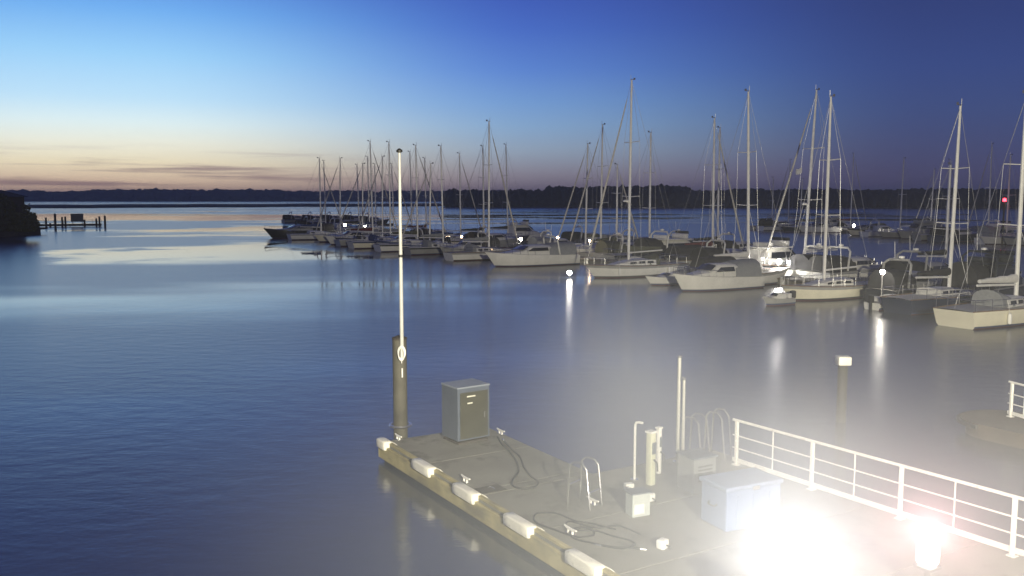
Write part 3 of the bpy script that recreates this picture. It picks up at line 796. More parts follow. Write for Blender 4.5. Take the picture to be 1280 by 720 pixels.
root = thing('boathouse', 'dark timber building on piles at the left edge', 'building', (0, 0, 0))
c0, c1 = P(-70, 300), P(33, 293)
d = c1 - c0; BL = d.length; root.location = c0; root.rotation_euler = (0, 0, math.atan2(d.y, d.x))
zb0 = 1.2; zt = zat(c1, 246)
mb = MB(); mb.box((BL / 2, 4.5, (zb0 + zt) / 2), (BL, 9, zt - zb0), bev=.03); wall = part('wall', mb, wood_dark, root)
mb = MB(); zr = zat(c1, 237.5)
mb.add([(-.6, -.6, zt), (BL + .6, -.6, zt), (BL + .6, 9.6, zt), (-.6, 9.6, zt), (-.6, 4.5, zr), (BL + .1, 4.5, zr)], [(0, 1, 5, 4), (2, 3, 4, 5), (1, 2, 5), (3, 0, 4), (0, 3, 2, 1)])
part('roof', mb, mat('dark_roof', (.04, .036, .036), .9, var=.4, scale=1), root)
mb = MB(); mb.box((BL / 2 - 1, 5.2, (zb0 - .29 - 1) / 2), (BL + 3.2, 15.5, zb0 - .29 + 1), bev=.1); part('quay_wall', mb, wood_dark, root)
mb = MB(); mb.box((BL / 2, 5.2, zb0 - .14), (BL + 5.2, 15.9, .28), bev=.02); part('platform', mb, wood_dark, root)
for i in range(5):
    mb = MB(); xx = BL * (.12 + .19 * i); mb.box((xx, -.01, zb0 + 2.6), (1.3, .08, 1.1)); part('window', mb, glass, root)

bush_m = mat('bush_leaves', (.05, .06, .035), .9, var=.5, scale=1.5)
for px, py, h, wd, lab in ((26, 297, 4.6, 2.4, 'dark bush at the corner of the left quay'), (4, 297, 6.4, 3.6, 'tall dark bush in front of the building at the left edge'), (37, 290, 3.0, 1.7, 'low dark bush beside the start of the left jetty')):
    p = P(px, 290.2, 1.2)
    o = thing('bush', lab, 'bush', (p.x, p.y, 1.2), 0, 'bushes on the left quay')
    rb_ = random.Random(px); mb = MB()
    for k in range(900):
        t = rb_.random(); a = rb_.uniform(0, 6.283); rr = wd * (.25 + .75 * math.sin(min(1, t * 1.25 + .1) * math.pi * .8)) * rb_.random() ** .4
        c = Vector((rr * math.cos(a), rr * math.sin(a), .2 + t * h * (.75 + .25 * math.sin(a * 2 + px)))); sz = rb_.uniform(.16, .36)
        e1 = Vector((rb_.uniform(-1, 1), rb_.uniform(-1, 1), rb_.uniform(-1, 1))).normalized() * sz; e2 = e1.orthogonal().normalized() * sz * .6
        mb.add([c - e1, c + e2, c + e1, c - e2], [(0, 1, 2, 3)])
    mb.build('foliage', bush_m, o, fix=False)
    mb = MB()
    for k in range(5):
        a = k * 1.3; mb.tube([(0, 0, -.02), (wd * .3 * math.cos(a), wd * .3 * math.sin(a), h * .4), (wd * .5 * math.cos(a), wd * .5 * math.sin(a), h * .75)], [.09, .06, .02], 5)
    part('stem', mb, wood_dark, o, True)

# ------------------------------------------------------------------ near pontoon
ZP = .52
E0, E1 = P(478, 552, ZP), P(762, 721, ZP)
PU = (E1 - E0).normalized(); PV = Vector((-PU.y, PU.x, 0))
if PV.x < 0: PV = -PV
prz = math.atan2(PU.y, PU.x)
def LOC(px, py, z=ZP):
    p = P(px, py, z) - E0
    return p.dot(PU), p.dot(PV)
def W(a, b, z=0.): q = E0 + PU * a + PV * b; return Vector((q.x, q.y, z))
deck_m = mat('pontoon_concrete', (.22, .213, .185), .85, var=.28, scale=.8, bump=.35, bscale=30, detail=9)
timber_y = mat('yellow_timber', (.42, .36, .17), .75, var=.4, scale=2.2, bump=.5)
a_w, b_n = LOC(745, 591)[0], LOC(625, 541)[1]
b_w = LOC(1014, 606)[1] + .1
PLEN = 27.0
print('pontoon', a_w, b_n, b_w)
# everything on the pontoon is built in its own frame: x along it (towards the camera), y across, z up
def pthing(name, label, cat, a, b, rz=0., z=ZP, group=None):
    return thing(name, label, cat, W(a, b, z), prz + (0 if PV.dot(Vector((-PU.y, PU.x, 0))) > 0 else 0) + rz, group)
SGN = 1 if PV.dot(Vector((-PU.y, PU.x, 0))) > 0 else -1
root = thing('floating_pontoon', 'floating concrete pontoon with white edge fenders in the foreground', 'pontoon', W(0, 0, 0), prz)
def slab(mb, x0, x1, y0, y1, z0, z1, bev, mi=0): mb.box(((x0 + x1) / 2, SGN * (y0 + y1) / 2, (z0 + z1) / 2), (x1 - x0, y1 - y0, z1 - z0), mi, None, bev)
mb = MB(); x = 0.
segs = []
while x < a_w - .1:
    x2 = min(x + 2.4, a_w); segs.append((x, x2, b_n)); x = x2
while x < PLEN:
    x2 = x + 2.4; segs.append((x, x2, b_w)); x = x2
for x0, x1, bw in segs: slab(mb, x0 + .010, x1 - .010, .0, bw, ZP - .14, ZP, .003)
part('deck_slab', mb, deck_m, root)
mb = MB()
for x0, x1, bw in segs: slab(mb, x0, x1, .05, bw - .05, -.5, ZP - .15, 0)
part('float', mb, conc_float, root)
mb = MB(); slab(mb, .0, PLEN, -.09, -.004, .10, ZP - .05, .02); slab(mb, -.09, -.004, -.09, b_n, .10, ZP - .05, .02); part('timber_fender', mb, timber_y, root)
mb = MB(); slab(mb, .0, PLEN, .0, .10, ZP + .001, ZP + .07, .015); part('edge_rail', mb, timber_y, root)
# white edge fenders
fm = mat('white_fender_vinyl', (.80, .78, .70), .45, var=.16, scale=5)
fl = ['white edge fender wrapped on the far corner by the pile', 'white edge fender second from the far corner', 'white edge fender in the middle of the row beside the dark shadow sheet',
      'white edge fender beside the loops of hose', 'white edge fender nearest the bottom of the picture', 'white edge fender just below the bottom of the picture']
for (px, py), lab in zip([(479, 555), (521, 586), (579, 617), (650, 656), (737, 703), (845, 764)], fl):
    a, b = LOC(px, py)
    o = pthing('edge_fender', lab, 'fender', a, 0, 0, 0, 'white edge fenders along the pontoon')
    mb = MB(); Lf = .92 if px > 490 else .5
    rr = []
    for i, (xx, k) in enumerate([(-Lf / 2, .90), (-Lf / 2 + .025, 1), (-Lf / 5, 1.01), (Lf / 5, 1.01), (Lf / 2 - .025, 1), (Lf / 2, .90)]):
        pr = []
        for j in range(12):
            t = 2 * math.pi * j / 12
            sq = lambda q: math.copysign(abs(q) ** .4, q)
            pr.append((xx + .012 * noise.noise((px, j, i)), SGN * (-.05 + .125 * k * sq(math.cos(t))), ZP + .0 + .125 * k * sq(math.sin(t)) + .01 * noise.noise((px, j, i + 9))))
        rr.append(pr)
    mb.loft(rr, close=True, cap0=True, cap1=True); part('fender_body', mb, fm, o, True)
    mb = MB(); mb.tube([(Lf * .5 - .02, SGN * .05, ZP + .10), (Lf * .5 + .10, SGN * .10, ZP + .075), (Lf * .5 + .14, SGN * .16, ZP + .02)], .012, 5); part('lashing', mb, jib_mat, o)

# pile with the flagpole
pp = P(501, 556, 0.0)
o = thing('steel_pile', 'thick dark mooring pile at the far corner of the pontoon', 'pile', pp)
zt = zat(pp, 424)
pile_m = mat('pile_steel', (.10, .095, .075), .75, var=.5, scale=1.6, bump=.5)
pile_dark = mat('pile_wet_timber', (.035, .033, .028), .8, var=.4, scale=2, bump=.5)
mb = MB(); mb.lathe([(.20, -1.5), (.20, zt - .03), (.19, zt)], 20); part('tube', mb, pile_m, o, True)
mb = MB(); mb.lathe([(.215, zt + .001), (.215, zt + .05), (.02, zt + .12)], 20); part('cap', mb, wood_dark, o, True)
mb = MB()
for k in range(20):
    t = 2 * math.pi * k / 20
mb.tube([(.30 * math.cos(2 * math.pi * k / 20), .30 * math.sin(2 * math.pi * k / 20), ZP + .06) for k in range(21)], .04, 6); part('pile_guide', mb, steel, o)
fp = pp + Vector((.10, -.27, 0))
o = thing('flagpole', 'tall slim white pole with dark band fixed to the thick pile', 'pole', (fp.x, fp.y, zat(fp, 449)))
zb = o.location.z; zt2 = zat(fp, 191) - zb
mb = MB(); mb.tube([(0, 0, 0), (0, 0, zt2 * .45), (0, 0, zt2)], [.056, .050, .036], 12); part('shaft', mb, mat('pole_paint', (.56, .56, .53), .45, var=.25, scale=2), o, True)
mb = MB(); zz = zat(fp, 320) - zb; mb.lathe([(.03, zz - .04), (.066, zz - .035), (.066, zz + .035), (.03, zz + .04)], 12); part('joint_band', mb, rubber, o, True)
mb = MB(); mb.lathe([(.03, zt2), (.085, zt2 + .02), (.085, zt2 + .07), (.02, zt2 + .12)], 12); part('truck', mb, rubber, o, True)
zz = zat(fp, 440) - zb
mb = MB()
for q in (0, 1, 2):
    mb.tube([(.105 * math.sin(t) * (1 - .12 * q), -.07 - .03 * q, zz + .18 * math.cos(t) - .02 * q) for t in [2 * math.pi * k / 18 for k in range(19)]], .016, 6)
mb.tube([(0, -.07, zz + .2), (0, -.09, zz - .3)], .014, 5)
part('halyard_coil', mb, white_paint, o, True)
o = thing('rope_cleat', 'short white bar fixed on the thick pile below the rope coil', 'cleat', fp + Vector((0, 0, zat(fp, 466))))
mb = MB(); mb.tube([(0, .0, -.13), (0, 0, .13)], .022, 8); part('bar', mb, white_paint, o, True)
mb = MB(); mb.box((0, .05, 0), (.04, .10, .06)); part('bracket', mb, steel, o)

# cabinet
a, b = LOC(580, 548)
CW, CDp = 1.0, .82; CH = zat(P(583, 548, ZP), 480) - ZP
o = pthing('utility_cabinet', 'grey upright utility cabinet on the far end of the pontoon', 'cabinet', a + .1, b, R(4))
cab_m = mat('cabinet_paint', (.08, .10, .14), .5, var=.22, scale=2.2)
door_m = mat('cabinet_door', (.05, .05, .032), .55, var=.3, scale=2.2)
mb = MB(); mb.box((0, 0, .05 + CH / 2), (CDp, CW, CH - .1), bev=.015); body = part('body', mb, cab_m, o)
mb = MB(); mb.box((0, 0, .03), (CDp * .94, CW * .94, .06)); part('plinth', mb, wood_dark, o)
mb = MB(); mb.box((0, 0, CH + .022), (CDp + .03, CW + .03, .045), bev=.012)
part('roof', mb, mat('cabinet_roof', (.22, .25, .30), .45, var=.15), o)
mb = MB(); mb.box((CDp / 2 + .012, 0, .12 + (CH - .2) / 2), (.024, CW * .86, CH - .26), bev=.006); dr = part('door', mb, door_m, o)
lab_m = mat('pale_plate', (.70, .69, .60), .5, var=.1)
for zz, ln in ((CH - .22, .26), (CH - .40, .16)):
    mb = MB(); mb.box((CDp / 2 + .03, SGN * (-.10 + (.0 if ln > .2 else -.04)), zz), (.014, ln, .035), bev=.003); part('plate', mb, lab_m, dr)
mb = MB(); mb.box((CDp / 2 + .05, SGN * .30, CH * .5), (.05, .03, .16), bev=.008); part('handle', mb, steel, dr)

# cleats and small fittings
def cleat(px, py, lab):
    a, b = LOC(px, py)
    o = pthing('mooring_cleat', lab, 'cleat', a, b, 0, ZP, 'mooring cleats on the pontoon')
    mb = MB(); mb.box((0, 0, .015), (.26, .10, .03), bev=.008); part('base', mb, steel, o)
    mb = MB(); mb.tube([(-.20, 0, .13), (-.1, 0, .11), (.1, 0, .11), (.20, 0, .13)], [.018, .028, .028, .018], 8)
    for s in (-1, 1): mb.tube([(s * .07, 0, .03), (s * .07, 0, .11)], .025, 8)
    part('horn', mb, white_paint, o, True)
cleat(498, 550, 'mooring cleat at the foot of the thick pile')
cleat(582, 603, 'mooring cleat near the middle fender and the dark shadow sheet')
cleat(626, 543, 'mooring cleat at the far edge right of the cabinet')
cleat(713, 668, 'mooring cleat among the hose loops')
cleat(741, 631, 'mooring cleat at the foot of the ladder hoops')
a, b = LOC(613, 612)
o = pthing('shadow_sheet', 'flat dark sheet imitating a shadow on the pontoon deck', 'plate', a, b, 0, ZP + .004)  # dark sheet with a handle, put in for a shadow patch on the deck
mb = MB(); mb.box((0, 0, .006), (.42, .62, .012), bev=.003); part('lid', mb, wood_dark, o)
mb = MB(); mb.tube([(-.1, .0, .014), (-.1, .06, .03), (.1, .06, .03), (.1, 0, .014)], .008, 5); part('sheet_handle', mb, steel, o)

hose_m = mat('black_hose', (.014, .014, .014), .6, var=.3)
def hose(name, lab, cat, pix, r, zz=None):
    pts = [P(x, y, ZP + r + .004) for x, y in pix]
    # smooth with a catmull-rom
    out = []
    n = len(pts)
    for i in range(n - 1):
        p0, p1, p2, p3 = pts[max(i - 1, 0)], pts[i], pts[i + 1], pts[min(i + 2, n - 1)]
        for k in range(8):
            t = k / 8
            out.append(.5 * ((2 * p1) + (p2 - p0) * t + (2 * p0 - 5 * p1 + 4 * p2 - p3) * t * t + (3 * p1 - p0 - 3 * p2 + p3) * t ** 3) + Vector((0, 0, .012 * math.sin(i * 1.7) ** 2)))
    out.append(pts[-1])
    o = out[0].copy()
    root = thing(name, lab, cat, o)
    mb = MB(); mb.tube([q - o for q in out], r, 7); part('line', mb, hose_m, root, True)
    mb = MB(); q = out[-1] - o; e = (out[-1] - out[-2]).normalized(); mb.tube([q, q + e * .12], r * 1.5, 8); part('end_fitting', mb, steel, root, True)
hose('mooring_rope', 'dark rope lying in a loop behind the cabinet side of the deck', 'rope',
     [(622, 546), (628, 556), (638, 566), (646, 578), (648, 590), (641, 601), (642, 608), (655, 611), (669, 609), (672, 602), (662, 594), (655, 584), (650, 572), (640, 562), (630, 551)], .022)
hose('fuel_hose', 'black hose lying in wide loops on the deck', 'hose',
     [(770, 662), (745, 656), (722, 652), (704, 645), (688, 641), (672, 642), (667, 648), (673, 655), (692, 662), (708, 668), (728, 672), (742, 669), (740, 662), (724, 660), (712, 663), (716, 672), (735, 678), (760, 683), (800, 686)], .018)
hose('water_hose', 'second black hose crossing the wide loops', 'hose',
     [(800, 668), (776, 658), (750, 660), (730, 657), (712, 652), (708, 657), (722, 663), (746, 664), (768, 671), (788, 676), (794, 681), (780, 686), (752, 682)], .016)

# poles, ladder hoops, pumps
def hoop(px, ytop, ybase, lab, w=.45):
    a, b = LOC(px, ybase); p = P(px, ybase, ZP); h = zat(p, ytop) - ZP
    o = pthing('ladder_hoop', lab, 'ladder rail', a, b, R(20), ZP, 'ladder hand hoops')
    for s in (-1, 1):
        mb = MB(); mb.tube([(-.35, s * w / 2, 0), (-.30, s * w / 2, h * .9), (-.2, s * w / 2, h), (.0, s * w / 2, h), (.12, s * w / 2, h * .88), (.22, s * w / 2, 0)], .024, 7); part('hand_rail', mb, steel, o, True)
    mb = MB(); mb.tube([(-.33, -w / 2, h * .45), (-.33, w / 2, h * .45)], .02, 6); mb.tube([(.18, -w / 2, .35), (.18, w / 2, .35)], .02, 6); part('rung', mb, steel, o)
hoop(734, 576, 632, 'pale ladder hoop beside the hose loops')
hoop(872, 520, 574, 'left ladder hoop by the twin tall poles')
hoop(900, 514, 574, 'right ladder hoop between the twin poles and white railing', .4)
for px, yt, yb, lab, r_ in ((847, 447, 578, 'taller one of the twin pale poles', .055), (853, 475, 581, 'shorter one of the twin pale poles', .045)):
    a, b = LOC(px, yb); p = P(px, yb, ZP); h = zat(p, yt) - ZP
    o = pthing('tall_pole', lab, 'pole', a, b, 0, ZP, 'twin tall poles')
    mb = MB(); mb.tube([(0, 0, 0), (0, 0, h)], r_, 10, r2=r_ * .8); part('shaft', mb, mat('pole_galvanised', (.5, .5, .47), .5, .3), o, True)
    mb = MB(); mb.lathe([(.12, 0), (.12, .03), (r_ + .01, .05)], 12); part('foot', mb, steel, o)
    mb = MB(); mb.lathe([(r_ * .9, h), (r_ * 1.3, h + .02), (r_ * 1.2, h + .06), (.01, h + .08)], 10); part('cap', mb, steel, o)
# swing arm post
a, b = LOC(793, 600); p = P(793, 600, ZP); h = zat(p, 527) - ZP
o = pthing('hose_stand', 'slim white post with hooked top by the fuel pump', 'post', a, b, R(-70))
mb = MB(); mb.tube([(0, 0, 0), (0, 0, h - .08), (0, SGN * .03, h - .02), (0, SGN * .10, h), (0, SGN * .2, h)], .03, 8); part('post', mb, white_paint, o, True)
mb = MB(); mb.lathe([(.10, 0), (.10, .025), (.03, .03)], 12); part('foot', mb, steel, o)
# fuel pumps
pump_m = mat('pump_paint', (.62, .63, .46), .5, var=.15, scale=3)
def pump(px, yt, yb, lab, wd, colm):
    a, b = LOC(px, yb); p = P(px, yb, ZP); h = zat(p, yt) - ZP
    o = pthing('service_pedestal', lab, 'pedestal', a, b, R(8), ZP, 'service pedestals on the pontoon')
    mb = MB(); mb.box((0, 0, h / 2), (wd, wd, h), bev=.03); bd = part('body', mb, colm, o, True)
    mb = MB(); mb.box((0, 0, h + .025), (wd * 1.25, wd * 1.25, .05), bev=.015); part('cap', mb, white_paint, o)
    mb = MB(); mb.box((wd / 2 + .012, 0, h * .72), (.024, wd * .7, h * .22), bev=.005); part('socket_panel', mb, cab_m, bd)
    mb = MB(); mb.tube([(wd / 2, 0, h * .5), (wd / 2 + .1, 0, h * .46), (wd / 2 + .12, 0, h * .3)], .02, 6); part('nozzle', mb, rubber, bd, True)
pump(813, 541, 606, 'pale yellow service pedestal left of the twin poles', .17, pump_m)
pump(823, 536, 592, 'thin service pedestal close behind the pale yellow one', .11, white_paint)
# box with white label
a, b = LOC(797, 643)
o = pthing('meter_box', 'pale grey meter box with a bright white sheet on its front', 'box', a, b, R(-8))
mb = MB(); mb.box((0, 0, .24), (.30, .42, .48), bev=.02); bd = part('body', mb, mat('meter_paint', (.45, .50, .48), .5), o)
mb = MB(); mb.box((.158, -SGN * .06, .17), (.012, .24, .2), bev=.003); part('sheet', mb, white_paint, bd)
mb = MB(); mb.box((0, 0, .495), (.36, .48, .03), bev=.01); part('lid', mb, cab_m, o)
for (px, py, lab) in ((786, 613, 'small white junction box left of the pale yellow pedestal'), (812, 626, 'small white junction box in front of the pale yellow pedestal'), (828, 685, 'small white junction box at the end of the black hose')):
    a, b = LOC(px, py)
    o = pthing('junction_box', lab, 'box', a, b, R(rnd.uniform(-20, 20)), ZP, 'small white junction boxes')
    mb = MB(); mb.box((0, 0, .085), (.16, .20, .17), bev=.02); part('body', mb, white_paint, o, True)
    mb = MB(); mb.tube([(.08, 0, .08), (.16, 0, .07), (.19, 0, .02)], .014, 6); part('cable_gland', mb, rubber, o)
# storage chest
a, b = LOC(925, 652)
o = pthing('storage_chest', 'pale blue storage chest in the glare beside the white railing', 'chest', a, b, R(-6))
blue_m = mat('chest_pale_blue', (.12, .18, .32), .55, var=.12, scale=2)
mb = MB(); mb.box((0, 0, .42), (.8, 1.35, .80), bev=.03); part('body', mb, blue_m, o)
mb = MB(); mb.box((0, 0, .87), (.88, 1.43, .09), bev=.03); lid = part('lid', mb, mat('chest_lid', (.16, .22, .35), .5), o)
mb = MB(); mb.box((.455, 0, .84), (.03, .16, .08), bev=.01); part('latch', mb, steel, lid)
for q in (-.45, .45):
    mb = MB(); mb.box((-.45, q, .83), (.03, .12, .10), bev=.008); part('hinge', mb, steel, lid)
for q in (-1, 1):
    mb = MB(); mb.tube([(-.12, q * .68, .5), (-.10, q * .73, .46), (.10, q * .73, .46), (.12, q * .68, .5)], .015, 6); part('carry_handle', mb, rubber, o)
for q in (-.4, 0, .4):
    mb = MB(); mb.box((.402, q, .40), (.02, .06, .62), bev=.008); part('rib', mb, blue_m, o)
a, b = LOC(870, 612)
o = pthing('pump_housing', 'grey square housing behind the pale blue chest', 'housing', a, b, R(-4))
mb = MB(); mb.box((0, 0, .40), (.6, .62, .78), bev=.03); bd = part('body', mb, mat('housing_grey', (.20, .21, .22), .6), o)
mb = MB()
for k in range(5): mb.box((.303, 0, .3 + k * .08), (.012, .4, .03))
part('vent', mb, rubber, bd)
mb = MB(); mb.box((0, 0, .81), (.66, .68, .04), bev=.012); part('lid', mb, cab_m, o)

def worn(name, col, worn_col, rough, scale, lo, hi, bump=.2, stretch=(1, 1, 1)):
    m = mat(name, col, rough, var=.16, scale=scale * .6, bump=bump)
    nt = m.node_tree; b = nt.nodes['Principled BSDF']
    src = b.inputs['Base Color'].links[0].from_socket
    tcn = nt.nodes.new('ShaderNodeTexCoord'); mp = nt.nodes.new('ShaderNodeMapping'); mp.inputs['Scale'].default_value = stretch; nt.links.new(tcn.outputs['Object'], mp.inputs[0])
    n = nt.nodes.new('ShaderNodeTexNoise'); n.inputs['Scale'].default_value = scale; n.inputs['Detail'].default_value = 8; n.inputs['Roughness'].default_value = .65; nt.links.new(mp.outputs[0], n.inputs['Vector'])
    r = nt.nodes.new('ShaderNodeMapRange'); r.interpolation_type = 'SMOOTHSTEP'; r.inputs['From Min'].default_value = lo; r.inputs['From Max'].default_value = hi; nt.links.new(n.outputs[0], r.inputs[0])
    mx = nt.nodes.new('ShaderNodeMix'); mx.data_type = 'RGBA'; nt.links.new(r.outputs[0], mx.inputs[0]); nt.links.new(src, mx.inputs[6]); mx.inputs[7].default_value = (*worn_col, 1)
    nt.links.new(mx.outputs[2], b.inputs['Base Color'])
    return m
rail_paint = worn('railing_paint', (.78, .77, .73), (.24, .12, .06), .45, 5., .62, .72)
worn('pontoon_concrete', (.22, .213, .185), (.10, .095, .08), .85, 1.3, .50, .68)
worn('white_fender_vinyl', (.8, .78, .7), (.35, .33, .27), .5, 4., .55, .75)
worn('yellow_timber', (.42, .36, .17), (.16, .14, .08), .8, 2., .48, .66, stretch=(.3, 1, 1))
# ------------------------------------------------------------------ white railings
def railing(pa, pb, h, posts, mids, lab, zbase, wallp=None, over=.12):
    d = pb - pa; L = d.length; rz = math.atan2(d.y, d.x)
    o = thing('white_railing', lab, 'railing', (pa.x, pa.y, zbase), rz)
    for t in posts:
        mb = MB(); mb.box((L * t, 0, h / 2), (.075, .075, h), bev=.01); mb.box((L * t, 0, .012), (.16, .16, .024), bev=.005); part('post', mb, rail_paint, o)
    for t in mids:
        mb = MB(); mb.tube([(L * t, 0, .14), (L * t, 0, h - .02)], .016, 6); part('baluster', mb, rail_paint, o)
    for z, r_, nm in ((h, .034, 'top_rail'), (h * .66, .018, 'middle_rail'), (h * .38, .018, 'middle_rail')):
        mb = MB(); mb.tube([(-over, 0, z), (L + over, 0, z)], r_, 8); part(nm, mb, rail_paint, o, True)
    mb = MB(); mb.box((L / 2, -.001, .12), (L + over * 2, .035, .11), bev=.008); part('toe_board', mb, rail_paint, o)
    return o
r0, r1 = P(920, 581, ZP), P(1265, 695, ZP)
dd = r1 - r0; k1 = ((P(1014, 612, ZP) - r0).dot(dd)) / dd.dot(dd); k2 = ((P(1126, 648, ZP) - r0).dot(dd)) / dd.dot(dd)
hr_ = zat(r0, 525.5) - ZP
print('rail', r0, r1, k1, k2, hr_, zat(r1, 622) - ZP)
k3 = 1 + (1 - k2)
railing(r0, r0 + dd * k3, hr_, [0, k1 / k3, k2 / k3, 1 / k3, 1], [k1 / 2 / k3, (k1 + k2) / 2 / k3, (k2 + 1) / 2 / k3, (1 + k3) / 2 / k3], 'white tube railing along the pontoon edge in the foreground', ZP)

# platform at the right edge with its own railing
pc = P(1303, 534, .45)
o = thing('brown_platform', 'rounded brown platform with rubbing timber at the right edge', 'platform', (pc.x, pc.y, 0), prz)
brown = mat('brown_planks', (.075, .058, .038), .85, var=.4, scale=1.5, bump=.5)
mb = MB(); n = 20; pr = [(-1.15 + 0.0 + -.0 + 1.1 * math.cos(t) * 1 - .0, 1.25 * math.sin(t)) for t in [math.pi / 2 + math.pi * i / n for i in range(n + 1)]] + [(9, -1.25), (9, 1.25)]
for z0, z1, nm, g in ((.30, .45, 'deck', 1.0), (-.3, .29, 'float', .92)):
    mb = MB(); vs = [(x * g if x < 0 else x, y * g, z) for z in (z0, z1) for x, y in pr]; k = len(pr)
    mb.add(vs, [(i, (i + 1) % k, k + (i + 1) % k, k + i) for i in range(k)] + [tuple(range(k - 1, -1, -1)), tuple(range(k, 2 * k))])
    part(nm, mb, brown, o)
mb = MB(); mb.tube([(x * 1.02, y * 1.02, .36) for x, y in pr[:-2]], .07, 8); part('rubbing_strip', mb, rubber, o, True)
q0, q1 = P(1263, 521, .46), P(1330, 541, .46)
railing(q0, q1, zat(q0, 478) - .46, [0, .5, 1], [.25, .75], 'white railing on the brown platform at the right edge', .46)

# pile with a white cap out in the water
pp = P(1051, 527)
o = thing('capped_pile', 'mooring pile with square white cap standing in open water', 'pile', pp)
zt = zat(pp, 456)
mb = MB(); mb.lathe([(.15, -1.2), (.15, zt)], 16); part('tube', mb, pile_dark, o, True)
mb = MB(); mb.box((0, 0, zt + .14), (.40, .40, .27), bev=.03); part('cap', mb, fm, o, True)

# ------------------------------------------------------------------ floodlights of the quay
FLOOD = (1., .92, .70)
def flood(px, py, z, power, col, lab, size, ecol):
    fl = P(px, py, z)
    o = thing('floodlight', lab, 'lamp', (fl.x, fl.y, ZP), prz, 'floodlights on the pontoon')
    hz = fl.z - ZP
    mb = MB(); mb.tube([(0, 0, 0), (0, 0, hz - size[2] / 2 - .05)], .045, 10); mb.lathe([(.14, 0), (.14, .03), (.05, .04)], 12); part('post', mb, steel, o, True)
    mb = MB(); mb.box((0, 0, hz - size[2] / 2 - .03), (size[0] * 1.05, size[1] * 1.05, .05), bev=.01); part('bracket', mb, steel, o)
    mb = MB(); mb.box((0, 0, hz), size, bev=min(size) * .25); part('lamp_glass', mb, emit('flood_glass' + lab[:6].strip(), ecol, power * (.03 if power > 400 else .008)), o, True)
    light('flood_light', (0, 0, hz + size[2] / 2 + .12), power, col, .1, parent=o)
    return fl
fl = flood(985, 722, 1.75, 420, (1, .95, .95), 'glaring white floodlight on a short post at the bottom of the picture', (.42, .42, .20), (1., .95, .88))
fl2 = flood(1160, 690, 1.3, 230, (1, .50, .50), 'peach coloured lantern on a short post beside the white railing', (.30, .30, .42), (1., .82, .66))
# building floodlight above and behind the camera that lights the whole basin
s = light('quay_floodlight', (7, -15, 12), 150000, FLOOD, .3, 'SPOT')
s.data.spot_size = R(80); s.data.spot_blend = .6
s.rotation_euler = (Vector((10, 50, 2)) - Vector(s.location)).to_track_quat('-Z', 'Y').to_euler()

# ------------------------------------------------------------------ haze
mb = MB(); mb.box((0, 1250, 14), (5300, 2720, 32))
hz_o = mb.build('haze', [], None)
hm = bpy.data.materials.new('haze_air'); hm.use_nodes = True; n_ = hm.node_tree
for q in list(n_.nodes):
    if q.type != 'OUTPUT_MATERIAL': n_.nodes.remove(q)
pv = n_.nodes.new('ShaderNodeVolumePrincipled'); pv.inputs['Density'].default_value = .0004; pv.inputs['Color'].default_value = (.85, .87, .9, 1); pv.inputs['Anisotropy'].default_value = .2
n_.links.new(pv.outputs[0], [q for q in n_.nodes if q.type == 'OUTPUT_MATERIAL'][0].inputs['Volume'])
hz_o.data.materials.append(hm); hz_o['kind'] = 'stuff'; hz_o['label'] = 'thin evening haze over the harbour'; hz_o['category'] = 'haze'

# added fog volume imitating lens glare over the quay, thickest round the floodlight
glare_mist = bmesh.new(); bmesh.ops.create_icosphere(glare_mist, subdivisions=3, radius=1)
glare_mist.verts.index_update()
MR = Vector((14, 14, 7.5)); MC = Vector((fl.x + 1.2, fl.y + 1.5, 1.8))
mb = MB(); mb.add([(v.co.x * MR.x, v.co.y * MR.y, max(v.co.z * MR.z, .03 - MC.z)) for v in glare_mist.verts], [[v.index for v in f.verts] for f in glare_mist.faces]); glare_mist.free()
mo = mb.build('glare_mist', [], None); mo.location = MC
mm = bpy.data.materials.new('glare_air'); mm.use_nodes = True; n_ = mm.node_tree
for q in list(n_.nodes):
    if q.type != 'OUTPUT_MATERIAL': n_.nodes.remove(q)
out_ = [q for q in n_.nodes if q.type == 'OUTPUT_MATERIAL'][0]
tc_ = n_.nodes.new('ShaderNodeTexCoord'); mp_ = n_.nodes.new('ShaderNodeMapping'); mp_.inputs['Scale'].default_value = (1 / MR.x, 1 / MR.y, 1 / MR.z)
n_.links.new(tc_.outputs['Object'], mp_.inputs[0])
ln = n_.nodes.new('ShaderNodeVectorMath'); ln.operation = 'LENGTH'; n_.links.new(mp_.outputs[0], ln.inputs[0])
fr_ = n_.nodes.new('ShaderNodeMapRange'); fr_.interpolation_type = 'SMOOTHSTEP'; fr_.inputs['From Min'].default_value = 1.; fr_.inputs['From Max'].default_value = .0; n_.links.new(ln.outputs['Value'], fr_.inputs[0])
nz_ = n_.nodes.new('ShaderNodeTexNoise'); nz_.inputs['Scale'].default_value = .28; nz_.inputs['Detail'].default_value = 1.5; n_.links.new(tc_.outputs['Object'], nz_.inputs['Vector'])
nr_ = n_.nodes.new('ShaderNodeMapRange'); nr_.inputs['From Min'].default_value = .35; nr_.inputs['From Max'].default_value = .65; nr_.inputs['To Min'].default_value = .25; nr_.inputs['To Max'].default_value = 1.; n_.links.new(nz_.outputs[0], nr_.inputs[0])
ml = n_.nodes.new('ShaderNodeMath'); ml.operation = 'MULTIPLY'; pw = n_.nodes.new('ShaderNodeMath'); pw.operation = 'POWER'; pw.inputs[1].default_value = 2.; n_.links.new(fr_.outputs[0], pw.inputs[0]); n_.links.new(pw.outputs[0], ml.inputs[0]); n_.links.new(nr_.outputs[0], ml.inputs[1])
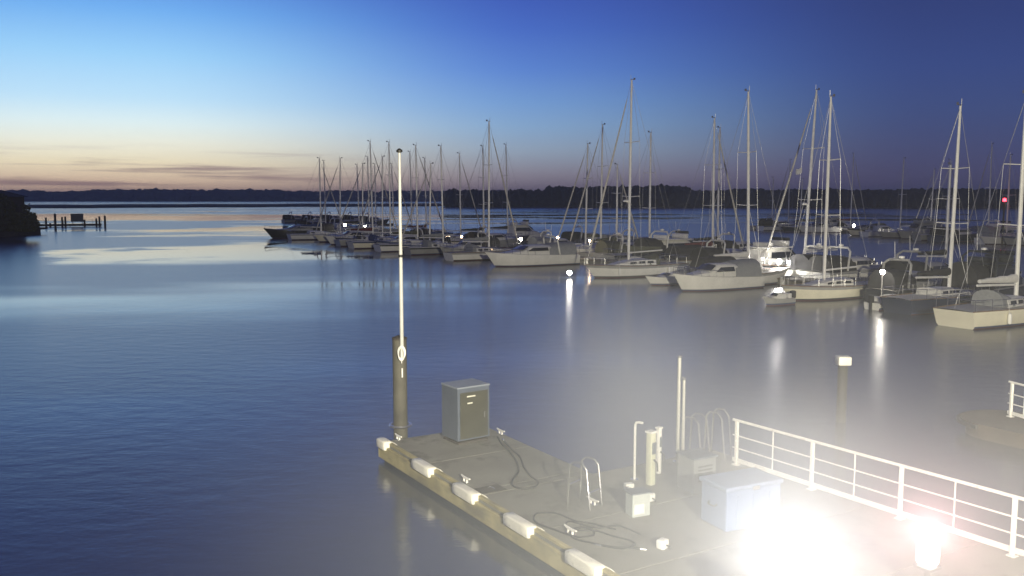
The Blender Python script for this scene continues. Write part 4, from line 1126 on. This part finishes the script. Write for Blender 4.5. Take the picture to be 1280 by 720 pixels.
m2_ = n_.nodes.new('ShaderNodeMath'); m2_.operation = 'MULTIPLY'; m2_.inputs[1].default_value = .046; n_.links.new(ml.outputs[0], m2_.inputs[0])
def glare_puff(c, r, amt, prev):
    """a soft denser spot of the added fog round the point c, imitating lens glare"""
    sb = n_.nodes.new('ShaderNodeVectorMath'); sb.operation = 'SUBTRACT'; n_.links.new(tc_.outputs['Object'], sb.inputs[0]); sb.inputs[1].default_value = Vector(c) - MC
    sc_ = n_.nodes.new('ShaderNodeVectorMath'); sc_.operation = 'DIVIDE'; n_.links.new(sb.outputs[0], sc_.inputs[0]); sc_.inputs[1].default_value = r
    dt = n_.nodes.new('ShaderNodeVectorMath'); dt.operation = 'DOT_PRODUCT'; n_.links.new(sc_.outputs[0], dt.inputs[0]); n_.links.new(sc_.outputs[0], dt.inputs[1])
    ng = n_.nodes.new('ShaderNodeMath'); ng.operation = 'MULTIPLY'; ng.inputs[1].default_value = -1.; n_.links.new(dt.outputs['Value'], ng.inputs[0])
    ex = n_.nodes.new('ShaderNodeMath'); ex.operation = 'EXPONENT'; n_.links.new(ng.outputs[0], ex.inputs[0])
    mu = n_.nodes.new('ShaderNodeMath'); mu.operation = 'MULTIPLY_ADD'; mu.inputs[1].default_value = amt; n_.links.new(ex.outputs[0], mu.inputs[0]); n_.links.new(prev, mu.inputs[2])
    return mu.outputs[0]
dens = glare_puff((fl.x + .4, fl.y, 1.9), (4.8, 3.4, 1.5), .075, m2_.outputs[0])
dens = glare_puff((2.1, 16, 3.3), (1.4, 1.6, 1.5), .14, dens)
dens = glare_puff((4.3, 13.5, 3.0), (1.3, 1.2, .9), .13, dens)
dens = glare_puff((fl2.x, fl2.y, 1.3), (1.7, 1.6, 1.2), .08, dens)
pv = n_.nodes.new('ShaderNodeVolumePrincipled'); pv.inputs['Color'].default_value = (.86, .91, .96, 1); n_.links.new(dens, pv.inputs['Density'])
n_.links.new(pv.outputs[0], out_.inputs['Volume'])
mo.data.materials.append(mm); mo['kind'] = 'stuff'; mo['label'] = 'added pale fog imitating lens glare round the floodlight on the pontoon'; mo['category'] = 'glare_mist'
